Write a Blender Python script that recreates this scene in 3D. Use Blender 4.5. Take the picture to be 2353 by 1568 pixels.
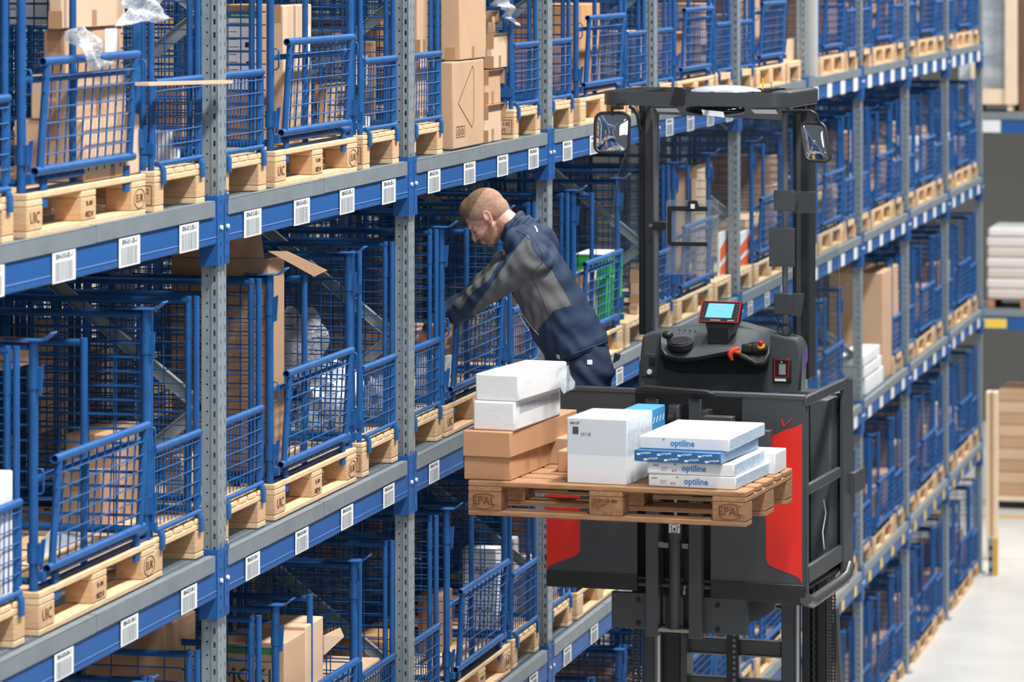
import bpy, math, random
import numpy as np
from mathutils import Vector, Matrix
for o in list(bpy.data.objects): bpy.data.objects.remove(o)
SC=bpy.context.scene
COL=SC.collection
# ---------------------------------------------------------------- camera
F_PX=9200.0; VX,VY=3310.0,-115.0; IW,IH=2353.0,1568.0; CX=IW/2
TH=math.atan((VX-CX)/F_PX); CS,CC=math.sin(TH),math.cos(TH)
CAM=(4.378,0.0,6.124)
cd=bpy.data.cameras.new('camera'); cam=bpy.data.objects.new('camera',cd); COL.objects.link(cam)
cam.location=CAM; cam.rotation_euler=(math.pi/2,0,TH)
cd.sensor_width=36.0; cd.sensor_fit='HORIZONTAL'; cd.lens=F_PX/IW*36.0
cd.shift_x=0.0; cd.shift_y=-(IH/2-VY)/IW
cd.clip_start=0.5; cd.clip_end=200
cd.dof.use_dof=True; cd.dof.focus_distance=16.6; cd.dof.aperture_fstop=4.9
SC.camera=cam
# ---------------------------------------------------------------- world and exposure
w=bpy.data.worlds.new('hall_light'); SC.world=w; w.use_nodes=True
bg=w.node_tree.nodes['Background']; bg.inputs[0].default_value=(0.78,0.86,1.0,1); bg.inputs[1].default_value=0.17
SC.view_settings.view_transform='Standard'; SC.view_settings.look='None'
SC.view_settings.exposure=-0.12; SC.view_settings.gamma=1.0; SC.view_settings.use_curve_mapping=False
# ---------------------------------------------------------------- hall lights above the aisles, and an added fill light
def area(name,loc,size,energy,col=(1,1,1),rot=(0,0,0)):
    l=bpy.data.lights.new(name,'AREA'); l.shape='RECTANGLE'; l.size=size[0]; l.size_y=size[1]; l.energy=energy; l.color=col; l.spread=math.radians(132)
    o=bpy.data.objects.new(name,l); COL.objects.link(o); o.location=loc; o.rotation_euler=rot; return o
for k in range(10):
    area('aisle_lamp',(2.9,1.0+5.0*k,10.2),(0.5,2.2),385,(1.0,0.97,0.93),(0,math.radians(12),0))
for k in range(6):
    area('far_aisle_lamp',(-4.2,8.0+8.0*k,10.2),(0.6,2.2),230,(1.0,0.96,0.9))
area('fill_light',(6.5,-3.0,9.5),(6,3),240,(0.93,0.97,1.0),(math.radians(52),0,math.radians(14)))  # unseen fill light added behind the camera, no fixture of the hall
# ---------------------------------------------------------------- helpers
def s2l(c):
    r=[]
    for v in c[:3]:
        v=v/255.0; r.append(v/12.92 if v<=0.04045 else ((v+0.055)/1.055)**2.4)
    return (r[0],r[1],r[2],1.0)
MATS={}
def mat(name,col,rough=0.5,metal=0.0,var=0.0,vscale=8.0,stretch=(1,1,1),bump=0.0,bscale=60.0,col2=None,spec=None,emit=None,coat=0.0):
    if name in MATS: return MATS[name]
    m=bpy.data.materials.new(name); m.use_nodes=True; nt=m.node_tree; N=nt.nodes; L=nt.links
    b=N['Principled BSDF']; c=s2l(col)
    b.inputs['Base Color'].default_value=c; b.inputs['Roughness'].default_value=rough; b.inputs['Metallic'].default_value=metal
    if spec is not None: b.inputs['Specular IOR Level'].default_value=spec
    if coat: b.inputs['Coat Weight'].default_value=coat; b.inputs['Coat Roughness'].default_value=0.15
    if emit: b.inputs['Emission Color'].default_value=s2l(emit[0]); b.inputs['Emission Strength'].default_value=emit[1]
    if var or col2 or bump:
        tc=N.new('ShaderNodeTexCoord'); mp=N.new('ShaderNodeMapping'); mp.inputs['Scale'].default_value=stretch
        L.new(tc.outputs['Object'],mp.inputs['Vector'])
    if var or col2:
        nz=N.new('ShaderNodeTexNoise'); nz.inputs['Scale'].default_value=vscale; nz.inputs['Detail'].default_value=6.0; nz.inputs['Roughness'].default_value=0.6
        L.new(mp.outputs[0],nz.inputs['Vector'])
        rp=N.new('ShaderNodeValToRGB'); 
        a=s2l(col2) if col2 else tuple(min(1,v*(1-var)) for v in c[:3])+(1,)
        d=c if col2 else tuple(min(1,v*(1+var)) for v in c[:3])+(1,)
        rp.color_ramp.elements[0].position=0.32; rp.color_ramp.elements[0].color=a
        rp.color_ramp.elements[1].position=0.68; rp.color_ramp.elements[1].color=d
        L.new(nz.outputs['Fac'],rp.inputs[0]); L.new(rp.outputs[0],b.inputs['Base Color'])
    if bump:
        nb=N.new('ShaderNodeTexNoise'); nb.inputs['Scale'].default_value=bscale; nb.inputs['Detail'].default_value=4.0
        L.new(mp.outputs[0],nb.inputs['Vector'])
        bp=N.new('ShaderNodeBump'); bp.inputs['Strength'].default_value=bump; bp.inputs['Distance'].default_value=0.01
        L.new(nb.outputs['Fac'],bp.inputs['Height']); L.new(bp.outputs[0],b.inputs['Normal'])
    MATS[name]=m; return m
def film(name,tint,amount,rough=0.08,bump=0.6,bscale=25.0,milky=None):
    "clear plastic: mostly see-through, slightly milky, with glossy glints"
    if name in MATS: return MATS[name]
    m=bpy.data.materials.new(name); m.use_nodes=True; nt=m.node_tree; N=nt.nodes; L=nt.links; N.clear()
    out=N.new('ShaderNodeOutputMaterial'); tr=N.new('ShaderNodeBsdfTransparent'); pb=N.new('ShaderNodeBsdfPrincipled'); mx=N.new('ShaderNodeMixShader')
    lw=N.new('ShaderNodeLayerWeight'); lw.inputs[0].default_value=0.25
    tr.inputs[0].default_value=s2l(tint); pb.inputs['Base Color'].default_value=s2l(tint) if milky is None else s2l(milky); pb.inputs['Roughness'].default_value=rough; pb.inputs['Specular IOR Level'].default_value=0.8
    ml=N.new('ShaderNodeMath'); ml.operation='MULTIPLY_ADD'; ml.inputs[1].default_value=0.35; ml.inputs[2].default_value=amount; ml.use_clamp=True
    L.new(lw.outputs['Facing'],ml.inputs[0]); L.new(ml.outputs[0],mx.inputs[0]); L.new(tr.outputs[0],mx.inputs[1]); L.new(pb.outputs[0],mx.inputs[2]); L.new(mx.outputs[0],out.inputs[0])
    if bump:
        tc=N.new('ShaderNodeTexCoord'); nb=N.new('ShaderNodeTexNoise'); nb.inputs['Scale'].default_value=bscale; nb.inputs['Detail'].default_value=3
        L.new(tc.outputs['Object'],nb.inputs['Vector']); bp=N.new('ShaderNodeBump'); bp.inputs['Strength'].default_value=bump; bp.inputs['Distance'].default_value=0.02
        L.new(nb.outputs['Fac'],bp.inputs['Height']); L.new(bp.outputs[0],pb.inputs['Normal'])
    MATS[name]=m; return m

class MB:
    "collects shapes, build() links them as one mesh object"
    def __init__(s): s.v=[]; s.f=[]; s.m=[]
    def add(s,vs,fs,mi=0):
        n=len(s.v); s.v+= [tuple(v) for v in vs]; s.f+=[tuple(i+n for i in f) for f in fs]; s.m+=[mi]*len(fs); return s
    def box(s,a,b,mi=0):
        x0,y0,z0=a; x1,y1,z1=b
        return s.add([(x0,y0,z0),(x1,y0,z0),(x1,y1,z0),(x0,y1,z0),(x0,y0,z1),(x1,y0,z1),(x1,y1,z1),(x0,y1,z1)],
          [(0,3,2,1),(4,5,6,7),(0,1,5,4),(1,2,6,5),(2,3,7,6),(3,0,4,7)],mi)
    def bar(s,p,q,w,h,up=(0,0,1),mi=0):
        "rectangular bar from p to q, w wide across, h high along up"
        p=Vector(p);q=Vector(q);d=(q-p).normalized();u=Vector(up);r=d.cross(u)
        if r.length<1e-4: u=Vector((1,0,0)); r=d.cross(u)
        r.normalize(); u=r.cross(d).normalized()
        vs=[]
        for e in (p,q):
            for a,b in ((-1,-1),(1,-1),(1,1),(-1,1)): vs.append(e+r*(a*w/2)+u*(b*h/2))
        return s.add(vs,[(0,1,2,3),(7,6,5,4),(0,4,5,1),(1,5,6,2),(2,6,7,3),(3,7,4,0)],mi)
    def cyl(s,p,q,r,n=10,r2=None,caps=True,mi=0):
        p=Vector(p);q=Vector(q);d=(q-p).normalized();a=Vector((0,0,1)) if abs(d.z)<0.9 else Vector((1,0,0))
        u=d.cross(a).normalized();w=d.cross(u).normalized(); r2=r if r2 is None else r2
        vs=[];
        for e,rr in ((p,r),(q,r2)):
            for k in range(n):
                t=2*math.pi*k/n; vs.append(e+u*(rr*math.cos(t))+w*(rr*math.sin(t)))
        fs=[(k,(k+1)%n,n+(k+1)%n,n+k) for k in range(n)]
        if caps: fs+=[tuple(range(n-1,-1,-1)),tuple(range(n,2*n))]
        return s.add(vs,fs,mi)
    def hollow(s,p,q,r,n=12,wall=0.003,mi=0):
        "open-ended tube with a visible bore"
        p=Vector(p);q=Vector(q);d=(q-p).normalized();a=Vector((0,0,1)) if abs(d.z)<0.9 else Vector((1,0,0))
        u=d.cross(a).normalized();w=d.cross(u).normalized(); vs=[]
        for e,rr in ((p,r),(q,r),(q,r-wall),(p,r-wall)):
            for k in range(n):
                t=2*math.pi*k/n; vs.append(e+u*(rr*math.cos(t))+w*(rr*math.sin(t)))
        fs=[]
        for ring in range(4):
            a0=ring*n;b0=((ring+1)%4)*n
            fs+=[(a0+k,a0+(k+1)%n,b0+(k+1)%n,b0+k) for k in range(n)]
        return s.add(vs,fs,mi)
    def path(s,pts,r,n=8,mi=0,closed=False):
        pts=[Vector(p) for p in pts]; N=len(pts); rings=[]; pu=None
        for i,p in enumerate(pts):
            if closed: d=(pts[(i+1)%N]-pts[i-1])
            else: d=(pts[min(i+1,N-1)]-pts[max(i-1,0)])
            d.normalize()
            if pu is None:
                a=Vector((0,0,1)) if abs(d.z)<0.9 else Vector((1,0,0)); u=d.cross(a).normalized()
            else:
                u=(pu-d*pu.dot(d)); u.normalize()
            pu=u; w=d.cross(u).normalized(); rr=r[i] if isinstance(r,(list,tuple)) else r
            rings.append([p+u*(rr*math.cos(2*math.pi*k/n))+w*(rr*math.sin(2*math.pi*k/n)) for k in range(n)])
        vs=[v for g in rings for v in g]; fs=[]
        for i in range(N if closed else N-1):
            a0=i*n;b0=((i+1)%N)*n
            fs+=[(a0+k,a0+(k+1)%n,b0+(k+1)%n,b0+k) for k in range(n)]
        if not closed: fs+=[tuple(range(n-1,-1,-1)),tuple((N-1)*n+k for k in range(n))]
        return s.add(vs,fs,mi)
    def prism(s,pts,ext,mi=0):
        "pts: list of 3d points of a flat outline, ext: extrusion vector"
        pts=[Vector(p) for p in pts]; e=Vector(ext); n=len(pts)
        vs=pts+[p+e for p in pts]
        fs=[tuple(range(n-1,-1,-1)),tuple(range(n,2*n))]+[(k,(k+1)%n,n+(k+1)%n,n+k) for k in range(n)]
        return s.add(vs,fs,mi)
    def ball(s,c,r,nu=12,nv=8,mi=0):
        rx,ry,rz=(r,r,r) if not isinstance(r,(tuple,list)) else r
        vs=[(c[0],c[1],c[2]+rz)]
        for j in range(1,nv):
            a=math.pi*j/nv
            for k in range(nu):
                b=2*math.pi*k/nu; vs.append((c[0]+rx*math.sin(a)*math.cos(b),c[1]+ry*math.sin(a)*math.sin(b),c[2]+rz*math.cos(a)))
        vs.append((c[0],c[1],c[2]-rz)); fs=[(0,1+k,1+(k+1)%nu) for k in range(nu)]
        for j in range(nv-2):
            for k in range(nu):
                a0=1+j*nu;b0=a0+nu; fs.append((a0+k,b0+k,b0+(k+1)%nu,a0+(k+1)%nu))
        l=len(vs)-1;a0=1+(nv-2)*nu; fs+=[(l,a0+(k+1)%nu,a0+k) for k in range(nu)]
        return s.add(vs,fs,mi)
    def xf(s,M,start=0):
        s.v=s.v[:start]+[tuple(M@Vector(v)) for v in s.v[start:]]; return s
    def mesh(s,name,mats,smooth=None):
        me=bpy.data.meshes.new(name); me.from_pydata(s.v,[],s.f)
        if not isinstance(mats,(list,tuple)): mats=[mats]
        for m in mats: me.materials.append(m)
        if len(mats)>1: me.polygons.foreach_set('material_index',s.m)
        me.update()
        bmf(me)
        if smooth is not None:
            me.polygons.foreach_set('use_smooth',[True]*len(me.polygons)); me.set_sharp_from_angle(angle=math.radians(smooth))
        return me
    def build(s,name,mats,parent=None,smooth=None,bevel=0.0,seg=2,loc=None,kind=None):
        o=bpy.data.objects.new(name,s.mesh(name,mats,smooth)); COL.objects.link(o)
        if parent is not None: o.parent=parent
        if loc is not None: o.location=loc
        if bevel:
            b=o.modifiers.new('bevel','BEVEL'); b.width=bevel; b.segments=seg; b.limit_method='ANGLE'; b.angle_limit=math.radians(40); b.harden_normals=False
            if smooth is None:
                o.data.polygons.foreach_set('use_smooth',[True]*len(o.data.polygons)); o.data.set_sharp_from_angle(angle=math.radians(50))
        if kind: o['kind']=kind
        return o
import bmesh
def bmf(me):
    bm=bmesh.new(); bm.from_mesh(me); bmesh.ops.recalc_face_normals(bm,faces=bm.faces); bm.to_mesh(me); bm.free()
def tag(o,label,cat=None,group=None,kind=None):
    if label: o['label']=label
    if cat: o['category']=cat
    if group: o['group']=group
    if kind: o['kind']=kind
    return o
def thing(name,label,cat,loc=(0,0,0),rz=0.0,group=None):
    o=bpy.data.objects.new(name,None); COL.objects.link(o); o.location=loc; o.rotation_euler=(0,0,rz); o.empty_display_size=0.1
    return tag(o,label,cat,group)
KIDS={}
def kids(o): return [c for c in bpy.data.objects if c.parent==o]
def tree(o):
    "snapshot of a thing for copying"
    return (o,[tree(c) for c in kids(o)])
def dup_tree(t,parent=None):
    o,ch=t; c=o.copy(); COL.objects.link(c)
    if parent is not None: c.parent=parent
    for k in ch: dup_tree(k,c)
    return c
def struct(name,mb,m,**k):
    o=mb.build(name,m,**k); o['kind']='structure'; return o
TXT={}
def text_mesh(txt,size,m,depth=0.0008,bold=False,spacing=1.0):
    k=(txt,size,m.name,depth,bold,spacing)
    if k in TXT: return TXT[k]
    cu=bpy.data.curves.new('lettering','FONT'); cu.body=txt; cu.size=size; cu.extrude=depth; cu.align_x='CENTER'; cu.align_y='CENTER'; cu.resolution_u=2; cu.space_character=spacing
    if bold: cu.offset=size*0.018
    o=bpy.data.objects.new('lettering',cu); COL.objects.link(o)
    dg=bpy.context.evaluated_depsgraph_get(); me=bpy.data.meshes.new_from_object(o.evaluated_get(dg)); me.materials.clear(); me.materials.append(m)
    bpy.data.objects.remove(o); TXT[k]=me; return me
def put_text(name,txt,size,m,center,right,up,parent=None,bold=False,sx=1.0,spacing=1.0,depth=0.0008):
    me=text_mesh(txt,size,m,depth,bold,spacing); o=bpy.data.objects.new(name,me); COL.objects.link(o)
    r=Vector(right).normalized();u=Vector(up).normalized();n=r.cross(u)
    M=Matrix(((r.x*sx,u.x,n.x,center[0]),(r.y*sx,u.y,n.y,center[1]),(r.z*sx,u.z,n.z,center[2]),(0,0,0,1)))
    o.matrix_local=M
    if parent is not None: o.parent=parent
    return o
# pixel of the photograph -> point of the place on a chosen plane (x = const, z = const)
def ray(px,py):
    a=(px-CX)/F_PX; b=-(py-VY)/F_PX
    return (-CS+a*CC, CC+a*CS, b)
def onX(px,py,x):
    d=ray(px,py);t=(x-CAM[0])/d[0]; return tuple(CAM[i]+t*d[i] for i in range(3))
def onZ(px,py,z):
    d=ray(px,py);t=(z-CAM[2])/d[2]; return tuple(CAM[i]+t*d[i] for i in range(3))
def onY(px,py,y):
    d=ray(px,py);t=(y-CAM[1])/d[1]; return tuple(CAM[i]+t*d[i] for i in range(3))
# ---------------------------------------------------------------- materials
BLUE=mat('cage_blue_paint',(26,86,148),0.5,0.0,0.16,14,spec=0.4)
BLUED=mat('cage_wire_blue',(22,74,128),0.65,spec=0.2)
BEAMB=mat('beam_blue_paint',(26,86,152),0.5,0.0,0.06,5)
ZINC=mat('galvanised_steel',(150,163,170),0.45,0.35,0.10,22)
ZINCL=mat('galvanised_lip',(132,143,150),0.5,0.25,0.09,9)
WOODX=mat('pale_wood_lengthwise',(230,200,162),0.8,0,0,9,(14,1.2,14),0.25,40,col2=(208,170,128))
WOODY=mat('pale_wood_deep',(232,204,166),0.8,0,0,9,(1.2,14,14),0.25,40,col2=(210,174,132))
BLOCK=mat('pallet_block_wood',(222,188,148),0.85,0,0,14,(1,6,6),0.35,70,col2=(198,158,118))
CARD=mat('brown_cardboard',(192,158,128),0.8,0,0.07,3)
CARD2=mat('light_brown_cardboard',(208,178,150),0.8,0,0.06,3)
CARD3=mat('dark_brown_cardboard',(165,130,102),0.82,0,0.08,3)
CARDO=mat('smooth_orange_brown_cardboard',(202,150,102),0.7,0,0.04,2)
TAPE=mat('brown_packing_tape',(178,140,106),0.25)
WHITE=mat('white_cardboard',(226,228,230),0.6,0,0.03,4)
PAPER=mat('white_label_paper',(232,236,238),0.5)
INK=mat('black_ink',(28,30,34),0.6)
DARKG=mat('dark_grey_ink',(70,76,84),0.6)
BRAND=mat('burnt_wood_print',(96,58,30),0.8)
YEL=mat('yellow_label_paper',(238,205,80),0.5)
HOLE=mat('bore_black',(10,11,13),0.9)
FILM=film('stretch_film',(236,240,245),0.10)
BUB=film('bubble_wrap',(222,227,233),0.34,0.22,1.0,70)
# ================================================================ hall shell
Y1=14.17; BAY=2.8
def PY(i): return Y1+BAY*i
LZ={1:0.0,2:1.3,3:2.6,4:3.9,5:5.2,6:6.5}
FLOOR=mat('polished_concrete',(214,214,212),0.32,0,0,1.3,(1,1,1),0.04,3,col2=(200,200,198))
WALLM=mat('dark_hall_wall',(98,100,98),0.8,0,0.05,1)
WALLL=mat('light_hall_wall',(190,186,178),0.8,0,0.05,1)
struct('floor',MB().box((-9,-2,-0.2),(16,60,0)),FLOOR)
struct('wall_back',MB().box((-9,52,0),(16,52.3,11)),WALLM)
struct('wall_left',MB().box((-8.3,2,0),(-8,52,11)),WALLL)
# yellow floor line in front of the end rack
FYEL=mat('floor_marking_yellow',(206,172,60),0.5)
struct('trim_1',MB().box((-3.0,43.25,0.0),(12,43.4,0.004)),FYEL)
# ================================================================ uprights
def slot_strip(mb,fn,u0,u1,cols,cw,hh,z0,z1,pitch,zoff,t=0.002):
    "fn(u,z,k)->point ; plate between u0,u1 with rows of openings"
    edges=[u0]
    for c in cols: edges+= [c-cw/2,c+cw/2]
    edges.append(u1)
    for k in range(0,len(edges),2): mb.add(*fn(edges[k],edges[k+1],z0,z1,t))
    n=int((z1-z0)/pitch)
    for c in cols:
        for i in range(n):
            a=z0+i*pitch+zoff
            mb.add(*fn(c-cw/2,c+cw/2,a+hh/2,a+pitch-hh/2,t))
def slabX(x):   # plate facing +x, u = y
    def fn(a,b,z0,z1,t): 
        m=MB().box((x-t,a,z0),(x,b,z1)); return m.v,m.f
    return fn
def slabY(y):   # plate facing -y, u = x
    def fn(a,b,z0,z1,t):
        m=MB().box((a,y,z0),(b,y+t,z1)); return m.v,m.f
    return fn
def post_mb(H,detailed=True):
    m=MB()
    slot_strip(m,slabX(-0.012),-0.08,0.02,[-0.049,0.003],0.010,0.018,0,H,0.05,0.025)
    slot_strip(m,slabY(-0.08),-0.036,-0.0145,[-0.0265],0.008,0.021,0,H,0.05,0.01)
    m.box((-0.038,-0.084,0),(-0.036,-0.08,H))
    slot_strip(m,slabY(-0.077),-0.070,-0.038,[-0.056],0.007,0.007,0,H,0.05,0.02)
    m.box((-0.076,-0.081,0),(-0.070,-0.075,H)); m.box((-0.076,-0.081,0),(-0.074,-0.062,H))
    # far side of the profile
    m.box((-0.070,0.016,0),(-0.014,0.018,H)); m.box((-0.076,0.008,0),(-0.070,0.02,H)); m.box((-0.0145,-0.083,0),(-0.012,-0.08,H))
    return m
POSTH=7.2
def upright():
    t=thing('rack_upright','x','upright')
    post_mb(POSTH).build('front_post',ZINC,t)
    r=MB(); r.v,r.f,r.m=list(post_mb(POSTH).v),list(post_mb(POSTH).f),list(post_mb(POSTH).m)
    r.v=[(-1.10-x,y,z) for x,y,z in r.v]; r.build('rear_post',ZINC,t)
    zs=[5.89-1.46*k for k in range(0,5)]
    for k,z in enumerate(zs):
        for dz in (0.73,-0.73):
            z2=z+dz
            if z2<0.05 or z<0.05: continue
            b=MB(); p=Vector((-0.085,-0.035,z)); q=Vector((-1.02,-0.035,z2)); d=(q-p).normalized(); nn=Vector((-d.z,0,d.x))
            # C-profile brace with its flanges towards the viewer
            b.bar(p,q,0.004,0.044,up=nn)
            b2=[(p+nn*0.022,q+nn*0.022),(p-nn*0.022,q-nn*0.022)]
            for a,c in b2: b.bar(a+Vector((0,-0.012,0)),c+Vector((0,-0.012,0)),0.024,0.004,up=nn)
            b.build('diagonal_brace',ZINC,t)
    MB().box((-0.12,-0.1,0),(0.02,0.04,0.008)).box((-1.16,-0.1,0),(-0.98,0.04,0.008)).build('base_plate',ZINC,t)
    return t
UP=upright(); UPT=tree(UP)
ORD=['first','second','third','fourth','fifth','sixth','seventh','eighth','ninth','tenth','eleventh']
def vis_up(i): return i
for i in range(-1,10):
    o=UP if i==-1 else dup_tree(UPT)
    o.location=(0,PY(i)+.045,0)
    if i==-1: tag(o,'galvanised slotted rack upright at the near end of the rack, just outside the left edge','upright')
    elif i==9: tag(o,'galvanised slotted rack upright closing the far end of the rack','upright')
    else: tag(o,'galvanised slotted rack upright, %s one counted from the left edge of the photo'%ORD[i],'upright')
    o['group']='grey slotted uprights of the long rack'
# ================================================================ beams
def beam_mb(y0,y1):
    prof=[(0.0,-0.006),(0.0,-0.128),(0.003,-0.131),(0.0,-0.135),(0.001,-0.152),(-0.003,-0.157),(-0.05,-0.157),(-0.05,-0.006)]
    return MB().prism([(x,y0,z) for x,z in prof],(0,y1-y0,0))
def plate_mb(side):
    # side -1: at the left end of a beam, +1: at the right end
    m=MB()
    if side>0:
        ys=(-0.095,-0.016); m.box((-0.066,-0.097,-0.237),(0.001,-0.093,0.02))
    else:
        ys=(-0.004,0.052); m.box((-0.066,0.048,-0.237),(0.001,0.052,0.02))
    slot_strip(m,slabX(0.004),ys[0],ys[1],[(ys[0]+ys[1])/2],0.010,0.016,-0.237,0.02,0.0514,0.026)
    return m
def bars_mesh(w,h,seed,m):
    r=random.Random(seed); b=MB(); y=-w/2
    while y<w/2-0.004:
        t=r.choice([0.0012,0.0012,0.0022,0.003]); b.box((0,y,-h/2),(0.0006,min(y+t,w/2),h/2)); y+=t+r.choice([0.003,0.004,0.0055])
    return b.mesh('barcode_bars',m)
BARG=mat('barcode_grey',(118,124,132),.6)
LW={5:(0.225,0.100),4:(0.185,0.088),3:(0.185,0.088),2:(0.14,0.08)}
ROW={1:'bottom row',2:'fourth row',3:'third row',4:'second row',5:'top row',6:'unseen row added above'}
BAYN={-1:'first bay from left',0:'second bay from left',1:'third bay from left',2:'fourth bay from left',3:'fifth bay from left',4:'sixth bay from left',5:'seventh bay from left',6:'third bay from far end',7:'second bay from far end',8:'last bay at far end'}
pl={s:None for s in (-1,1)}
def first_mesh(key,fn,store={}):
    if key not in store: store[key]=fn()
    return store[key]
def mobj(name,me,parent=None,loc=(0,0,0)):
    o=bpy.data.objects.new(name,me); COL.objects.link(o); o.location=loc
    if parent is not None: o.parent=parent
    return o
def make_beam(b,L):
    t=thing('shelf_beam','blue front shelf beam with white barcode labels under the %s, %s'%(ROW[L],BAYN[b]),'beam',(0,PY(b),LZ[L]),0,'blue shelf beams')
    mobj('beam_profile',first_mesh('beam',lambda:beam_mb(0.052,BAY-0.097).mesh('beam_profile',BEAMB)),t)
    for s in (-1,1):
        p=mobj('end_plate',first_mesh('plate%d'%s,lambda:plate_mb(s).mesh('end_plate',BEAMB)),t,(0,BAY if s>0 else 0,0))
        q=mobj('locking_bolt',first_mesh('lock',lambda:MB().cyl((0,0,0),(0.008,0,0),0.008,8).mesh('locking_bolt',WHITE)),p,(0.004,(-0.055 if s>0 else 0.024),-0.098))
    if L<6:
        wd,ht=LW[L]; pm=YEL if L==2 else PAPER
        for k in range(4):
            n=13+4*b+k
            y=0.35+0.67*k; zc=-0.058-ht/2 if L==5 else -0.062-ht/2
            lb=mobj('barcode_label',first_mesh('lab%d'%L,lambda:MB().box((0,-wd/2,-ht/2),(0.001,wd/2,ht/2)).mesh('barcode_label',pm)),t,(0.0045,y,zc))
            if b<=4:
                mobj('barcode_bars',first_mesh('bars%d_%d'%(L,n%3),lambda:bars_mesh(wd*0.8,ht*0.62,n%3,BARG)),lb,(0.001,0,-ht*0.14))
                put_text('printed_code','004-%03d-%02d-1'%(n,L),ht*0.27,DARKG,(0.0018,0,ht*0.34),(0,1,0),(0,0,1),lb,sx=wd/(ht*0.27)/7.4,depth=0.0003)
    return t
for L in (5,4,3,2):
    for b in range(-1,9):
        if L==3 and b<0: continue
        if L==2 and b<1: continue
        make_beam(b,L)
for b in range(-1,9): make_beam(b,6)  # unseen level above the top row, added to shade the rack interior
# rear beams
rb=first_mesh('rearbeam',lambda:MB().box((-1.11,0.024,-0.14),(-1.06,BAY-0.084,-0.006)).mesh('rear_beam',BEAMB))
for L in (6,5,4,3):
    for b in range(-1,9):
        o=mobj('rear_shelf_beam',rb,None,(0,PY(b),LZ[L])); tag(o,'dark blue rear beam under the %s, %s'%(ROW[L],BAYN[b]),'beam','rear shelf beams')
# ================================================================ decks
def deck_parts():
    g=MB(); y=0.03
    while y<BAY-0.09:
        g.box((-1.06,y,-0.022),(-0.004,y+0.003,-0.001)); y+=0.0335
    for k in range(32):
        x=-0.03-0.0335*k; g.box((x-0.0015,0.028,-0.010),(x+0.0015,BAY-0.09,-0.0015))
    gm=g.mesh('wire_grate',ZINC)
    lm=MB().box((0.0045,0,-0.055),(0.0075,1,0.003)).box((-0.02,0,0.0),(0.0075,1,0.003)).mesh('front_lip',ZINCL)
    return gm,lm
GM,LM=deck_parts()
for L in (6,5,4,3,2):  # the uppermost gratings are out of view, added as shade for the rows below
    for b in range(-1,9):
        if (L==3 and b<0) or (L==2 and b<2): continue
        t=thing('shelf_deck','grating deck with grey front lip, %s, %s'%(ROW[L],BAYN[b]),'shelf',(0,PY(b),LZ[L]),0,'grating decks')
        mobj('wire_grate',GM,t)
        a=mobj('front_lip',LM,t,(0,0.032,0)); a.scale=(1,1.30,1)
        a=mobj('front_lip',LM,t,(0.0012,1.335,0.002)); a.scale=(1,1.325,1)
# ================================================================ pallets
def pallet_parts_E(wx=None):
    "1.2 along y, 0.8 into the rack (-x); origin front-left bottom corner"
    D=[]; 
    for k,(x0,w) in enumerate([(0,.145),(.182,.1),(.3275,.145),(.518,.1),(.655,.145)]): D.append(('top_board',(-x0-w,0,.122),(-x0,1.2,.144),WOODX))
    for y0 in (0,.5275,1.055): D.append(('stringer_board',(-.8,y0,.1),(0,y0+.145,.122),WOODY))
    for y0 in (0,.5275,1.055):
        for x0,w in ((0,.1),(.3275,.145),(.7,.1)): D.append(('block',(-x0-w,y0,.022),(-x0,y0+.145,.1),BLOCK))
    for x0,w in ((0,.1),(.3275,.145),(.7,.1)): D.append(('bottom_board',(-x0-w,0,0),(-x0,1.2,.022),WOODX))
    return D
def pallet_parts_H(W=0.585):
    D=[]; n=5; g=(W-5*.095)/4
    for k in range(5): y=k*(.095+g); D.append(('top_board',(-.8,y,.126),(0,y+.095,.146),WOODY))
    for x0 in (0,.36,.7): D.append(('stringer_board',(-x0-.1,0,.104),(-x0,W,.126),WOODX))
    for x0,w in ((0,.145),(.3275,.145),(.655,.145)):
        for y0 in (0,W-.1): D.append(('block',(-x0-w,y0,.022),(-x0,y0+.1,.104),BLOCK))
    for y0 in (0,W-.1): D.append(('bottom_board',(-.8,y0,0),(0,y0+.1,.022),WOODY))
    return D
def pallet_proto(name,D):
    t=thing(name,'x','pallet'); cache={}
    for nm,a,b,m in D:
        k=(nm,round(b[0]-a[0],3),round(b[1]-a[1],3))
        if k not in cache:
            d=[b[i]-a[i] for i in range(3)]; cache[k]=MB().box((0,0,0),d).mesh(nm,m)
        o=bpy.data.objects.new(nm,cache[k]); COL.objects.link(o); o.parent=t; o.location=a
        bv=o.modifiers.new('bevel','BEVEL'); bv.width=0.004; bv.segments=1
    return t
def pallet_joined(name,D):
    m=MB(); ms=[WOODX,WOODY,BLOCK]
    for nm,a,b,mm in D: m.box(a,b,ms.index(mm))
    return m.mesh(name,ms)
PE=pallet_proto('euro_pallet',pallet_parts_E()); PH=pallet_proto('half_pallet',pallet_parts_H())
PET,PHT=tree(PE),tree(PH)
PEJ=pallet_joined('euro_pallet',pallet_parts_E()); PHJ=pallet_joined('half_pallet',pallet_parts_H())
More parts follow.
